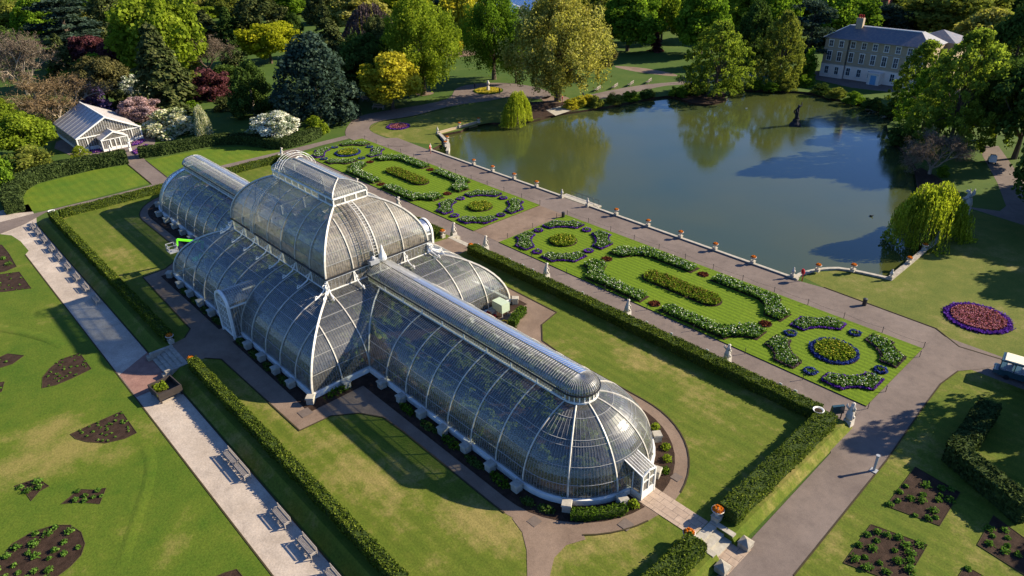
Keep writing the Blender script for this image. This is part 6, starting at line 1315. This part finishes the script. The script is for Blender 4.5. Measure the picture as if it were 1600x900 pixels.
for k in range(3): q.lathe([(.22, 0), (.18, .9)], 8, (6.8+k*.6, D_/2-1.5, ZE+5.8))
q.build('chimney_pots', M['redcloth'], ro)
q = MB(); q.add([(20, 13, ZE), (32, 13, ZE), (32, 25, ZE), (20, 25, ZE), (26, 19, ZE+2.6)], [(0, 1, 4), (1, 2, 4), (2, 3, 4), (3, 0, 4), (3, 2, 1, 0)]); q.build('rear_roof', M['slate'], o); q = MB(); q.box((26, 19, ZE/2), (11.4, 11.4, ZE-.05)); q.build('rear_wing', M['brick'], o)
p = empty('front_porch'); p.parent = o; xd = xs_[5]-1.0; q = MB(); q.box((xd, -.5, 1.6), (3.4, 2.6, 3.2)); q.box((xd, -.6, 3.3), (3.8, 3.0, .3)); q.build('porch_body', M['stucco'], p)
M['bluedoor'] = plain('light_blue_door', (.12, .3, .5), .5, .1); q = MB(); q.box((xd, -1.84, 1.4), (1.6, .08, 2.6)); q.build('door', M['bluedoor'], p); q = MB(); q.box((xd-1.0, -1.86, 1.5), (.2, .12, 3.0)); q.box((xd+1.0, -1.86, 1.5), (.2, .12, 3.0)); q.box((xd, -1.86, 2.85), (2.2, .12, .2)); q.build('door_frame', M['white'], p)
MB().tube([(Wl+.1, .6, .1), (Wl+.1, .6, ZE)], .12, 6).build('drainpipe', M['iron'], o)
# ------------------------------------------------------------------ far glasshouse roofs and brick houses beyond the trees
x, y = G(832, 40); o = empty('distant_glasshouse', (x, y, ZG), R_(-25), 'distant white-framed glasshouse with zigzag ridged roofs beyond the trees at the top', 'glasshouse')
q = MB(); fr = MB()
for k in range(4):
    hgt = 13-k*1.8; y0 = -k*9
    q.add([(-22, y0, hgt-4), (22, y0, hgt-4), (22, y0-4.5, hgt), (-22, y0-4.5, hgt)], [(0, 1, 2, 3)]); q.add([(-22, y0-9, hgt-4), (22, y0-9, hgt-4), (22, y0-4.5, hgt), (-22, y0-4.5, hgt)], [(3, 2, 1, 0)]); fr.tube([(-22, y0-4.5, hgt), (22, y0-4.5, hgt)], .3, 4)
    for j in range(23): fr.tube([(-22+j*2, y0, hgt-4), (-22+j*2, y0-4.5, hgt), (-22+j*2, y0-9, hgt-4)], .12, 3)
    for xx in (-22, 22): q.add([(xx, y0, 0), (xx, y0-9, 0), (xx, y0-9, hgt-4), (xx, y0-4.5, hgt), (xx, y0, hgt-4)], [(0, 1, 2, 3, 4)])
q.build('roof_glass', M['glassd'], o); fr.build('roof_frame', M['white'], o)
M['rbrick'] = plain('red_brick', (.22, .08, .06), .9, .2, 1)
for px_, py_, rz, lb in ((1352, 36, .2, 'red-brick house half hidden by trees above the mansion'), (1560, 34, .3, 'red-brick house with a dark roof half hidden at the top right corner')):
    x, y = G(px_, py_); o = empty('brick_house', (x, y, ZG), rz, lb, 'house'); MB().box((0, 0, 5.5), (16, 10, 11)).build('walls', M['rbrick'], o)
    q = MB(); q.add([(-8.5, -5.5, 11), (8.5, -5.5, 11), (8.5, 5.5, 11), (-8.5, 5.5, 11), (-8.5, 0, 16), (8.5, 0, 16)], [(0, 1, 5, 4), (2, 3, 4, 5), (0, 4, 3), (1, 2, 5), (3, 2, 1, 0)]); q.build('roof', M['slate'], o)
    for k in range(4):
        for z in (3, 7.5): MB().box((-5.5+k*3.7, -5.03, z), (1.1, .1, 1.8)).build('window', M['dglass'], o)
# ducks
for i, (px_, py_) in enumerate([(1361, 338), (1166, 170)]):
    x, y = G(px_, py_, ZW); q = MB(); q.tube([(-.3, 0, .12), (-.1, 0, .12), (.15, 0, .12), (.28, 0, .2), (.32, 0, .36), (.42, 0, .36)], [.05, .14, .13, .07, .07, .02], 7); o = q.build('duck', M['darkwood'] if i == 0 else M['white'], None, True); o.location = (x, y, ZW-.02); tag(o, ['dark duck on the open water near the willow', 'white bird on the water before the promontory'][i], 'duck')
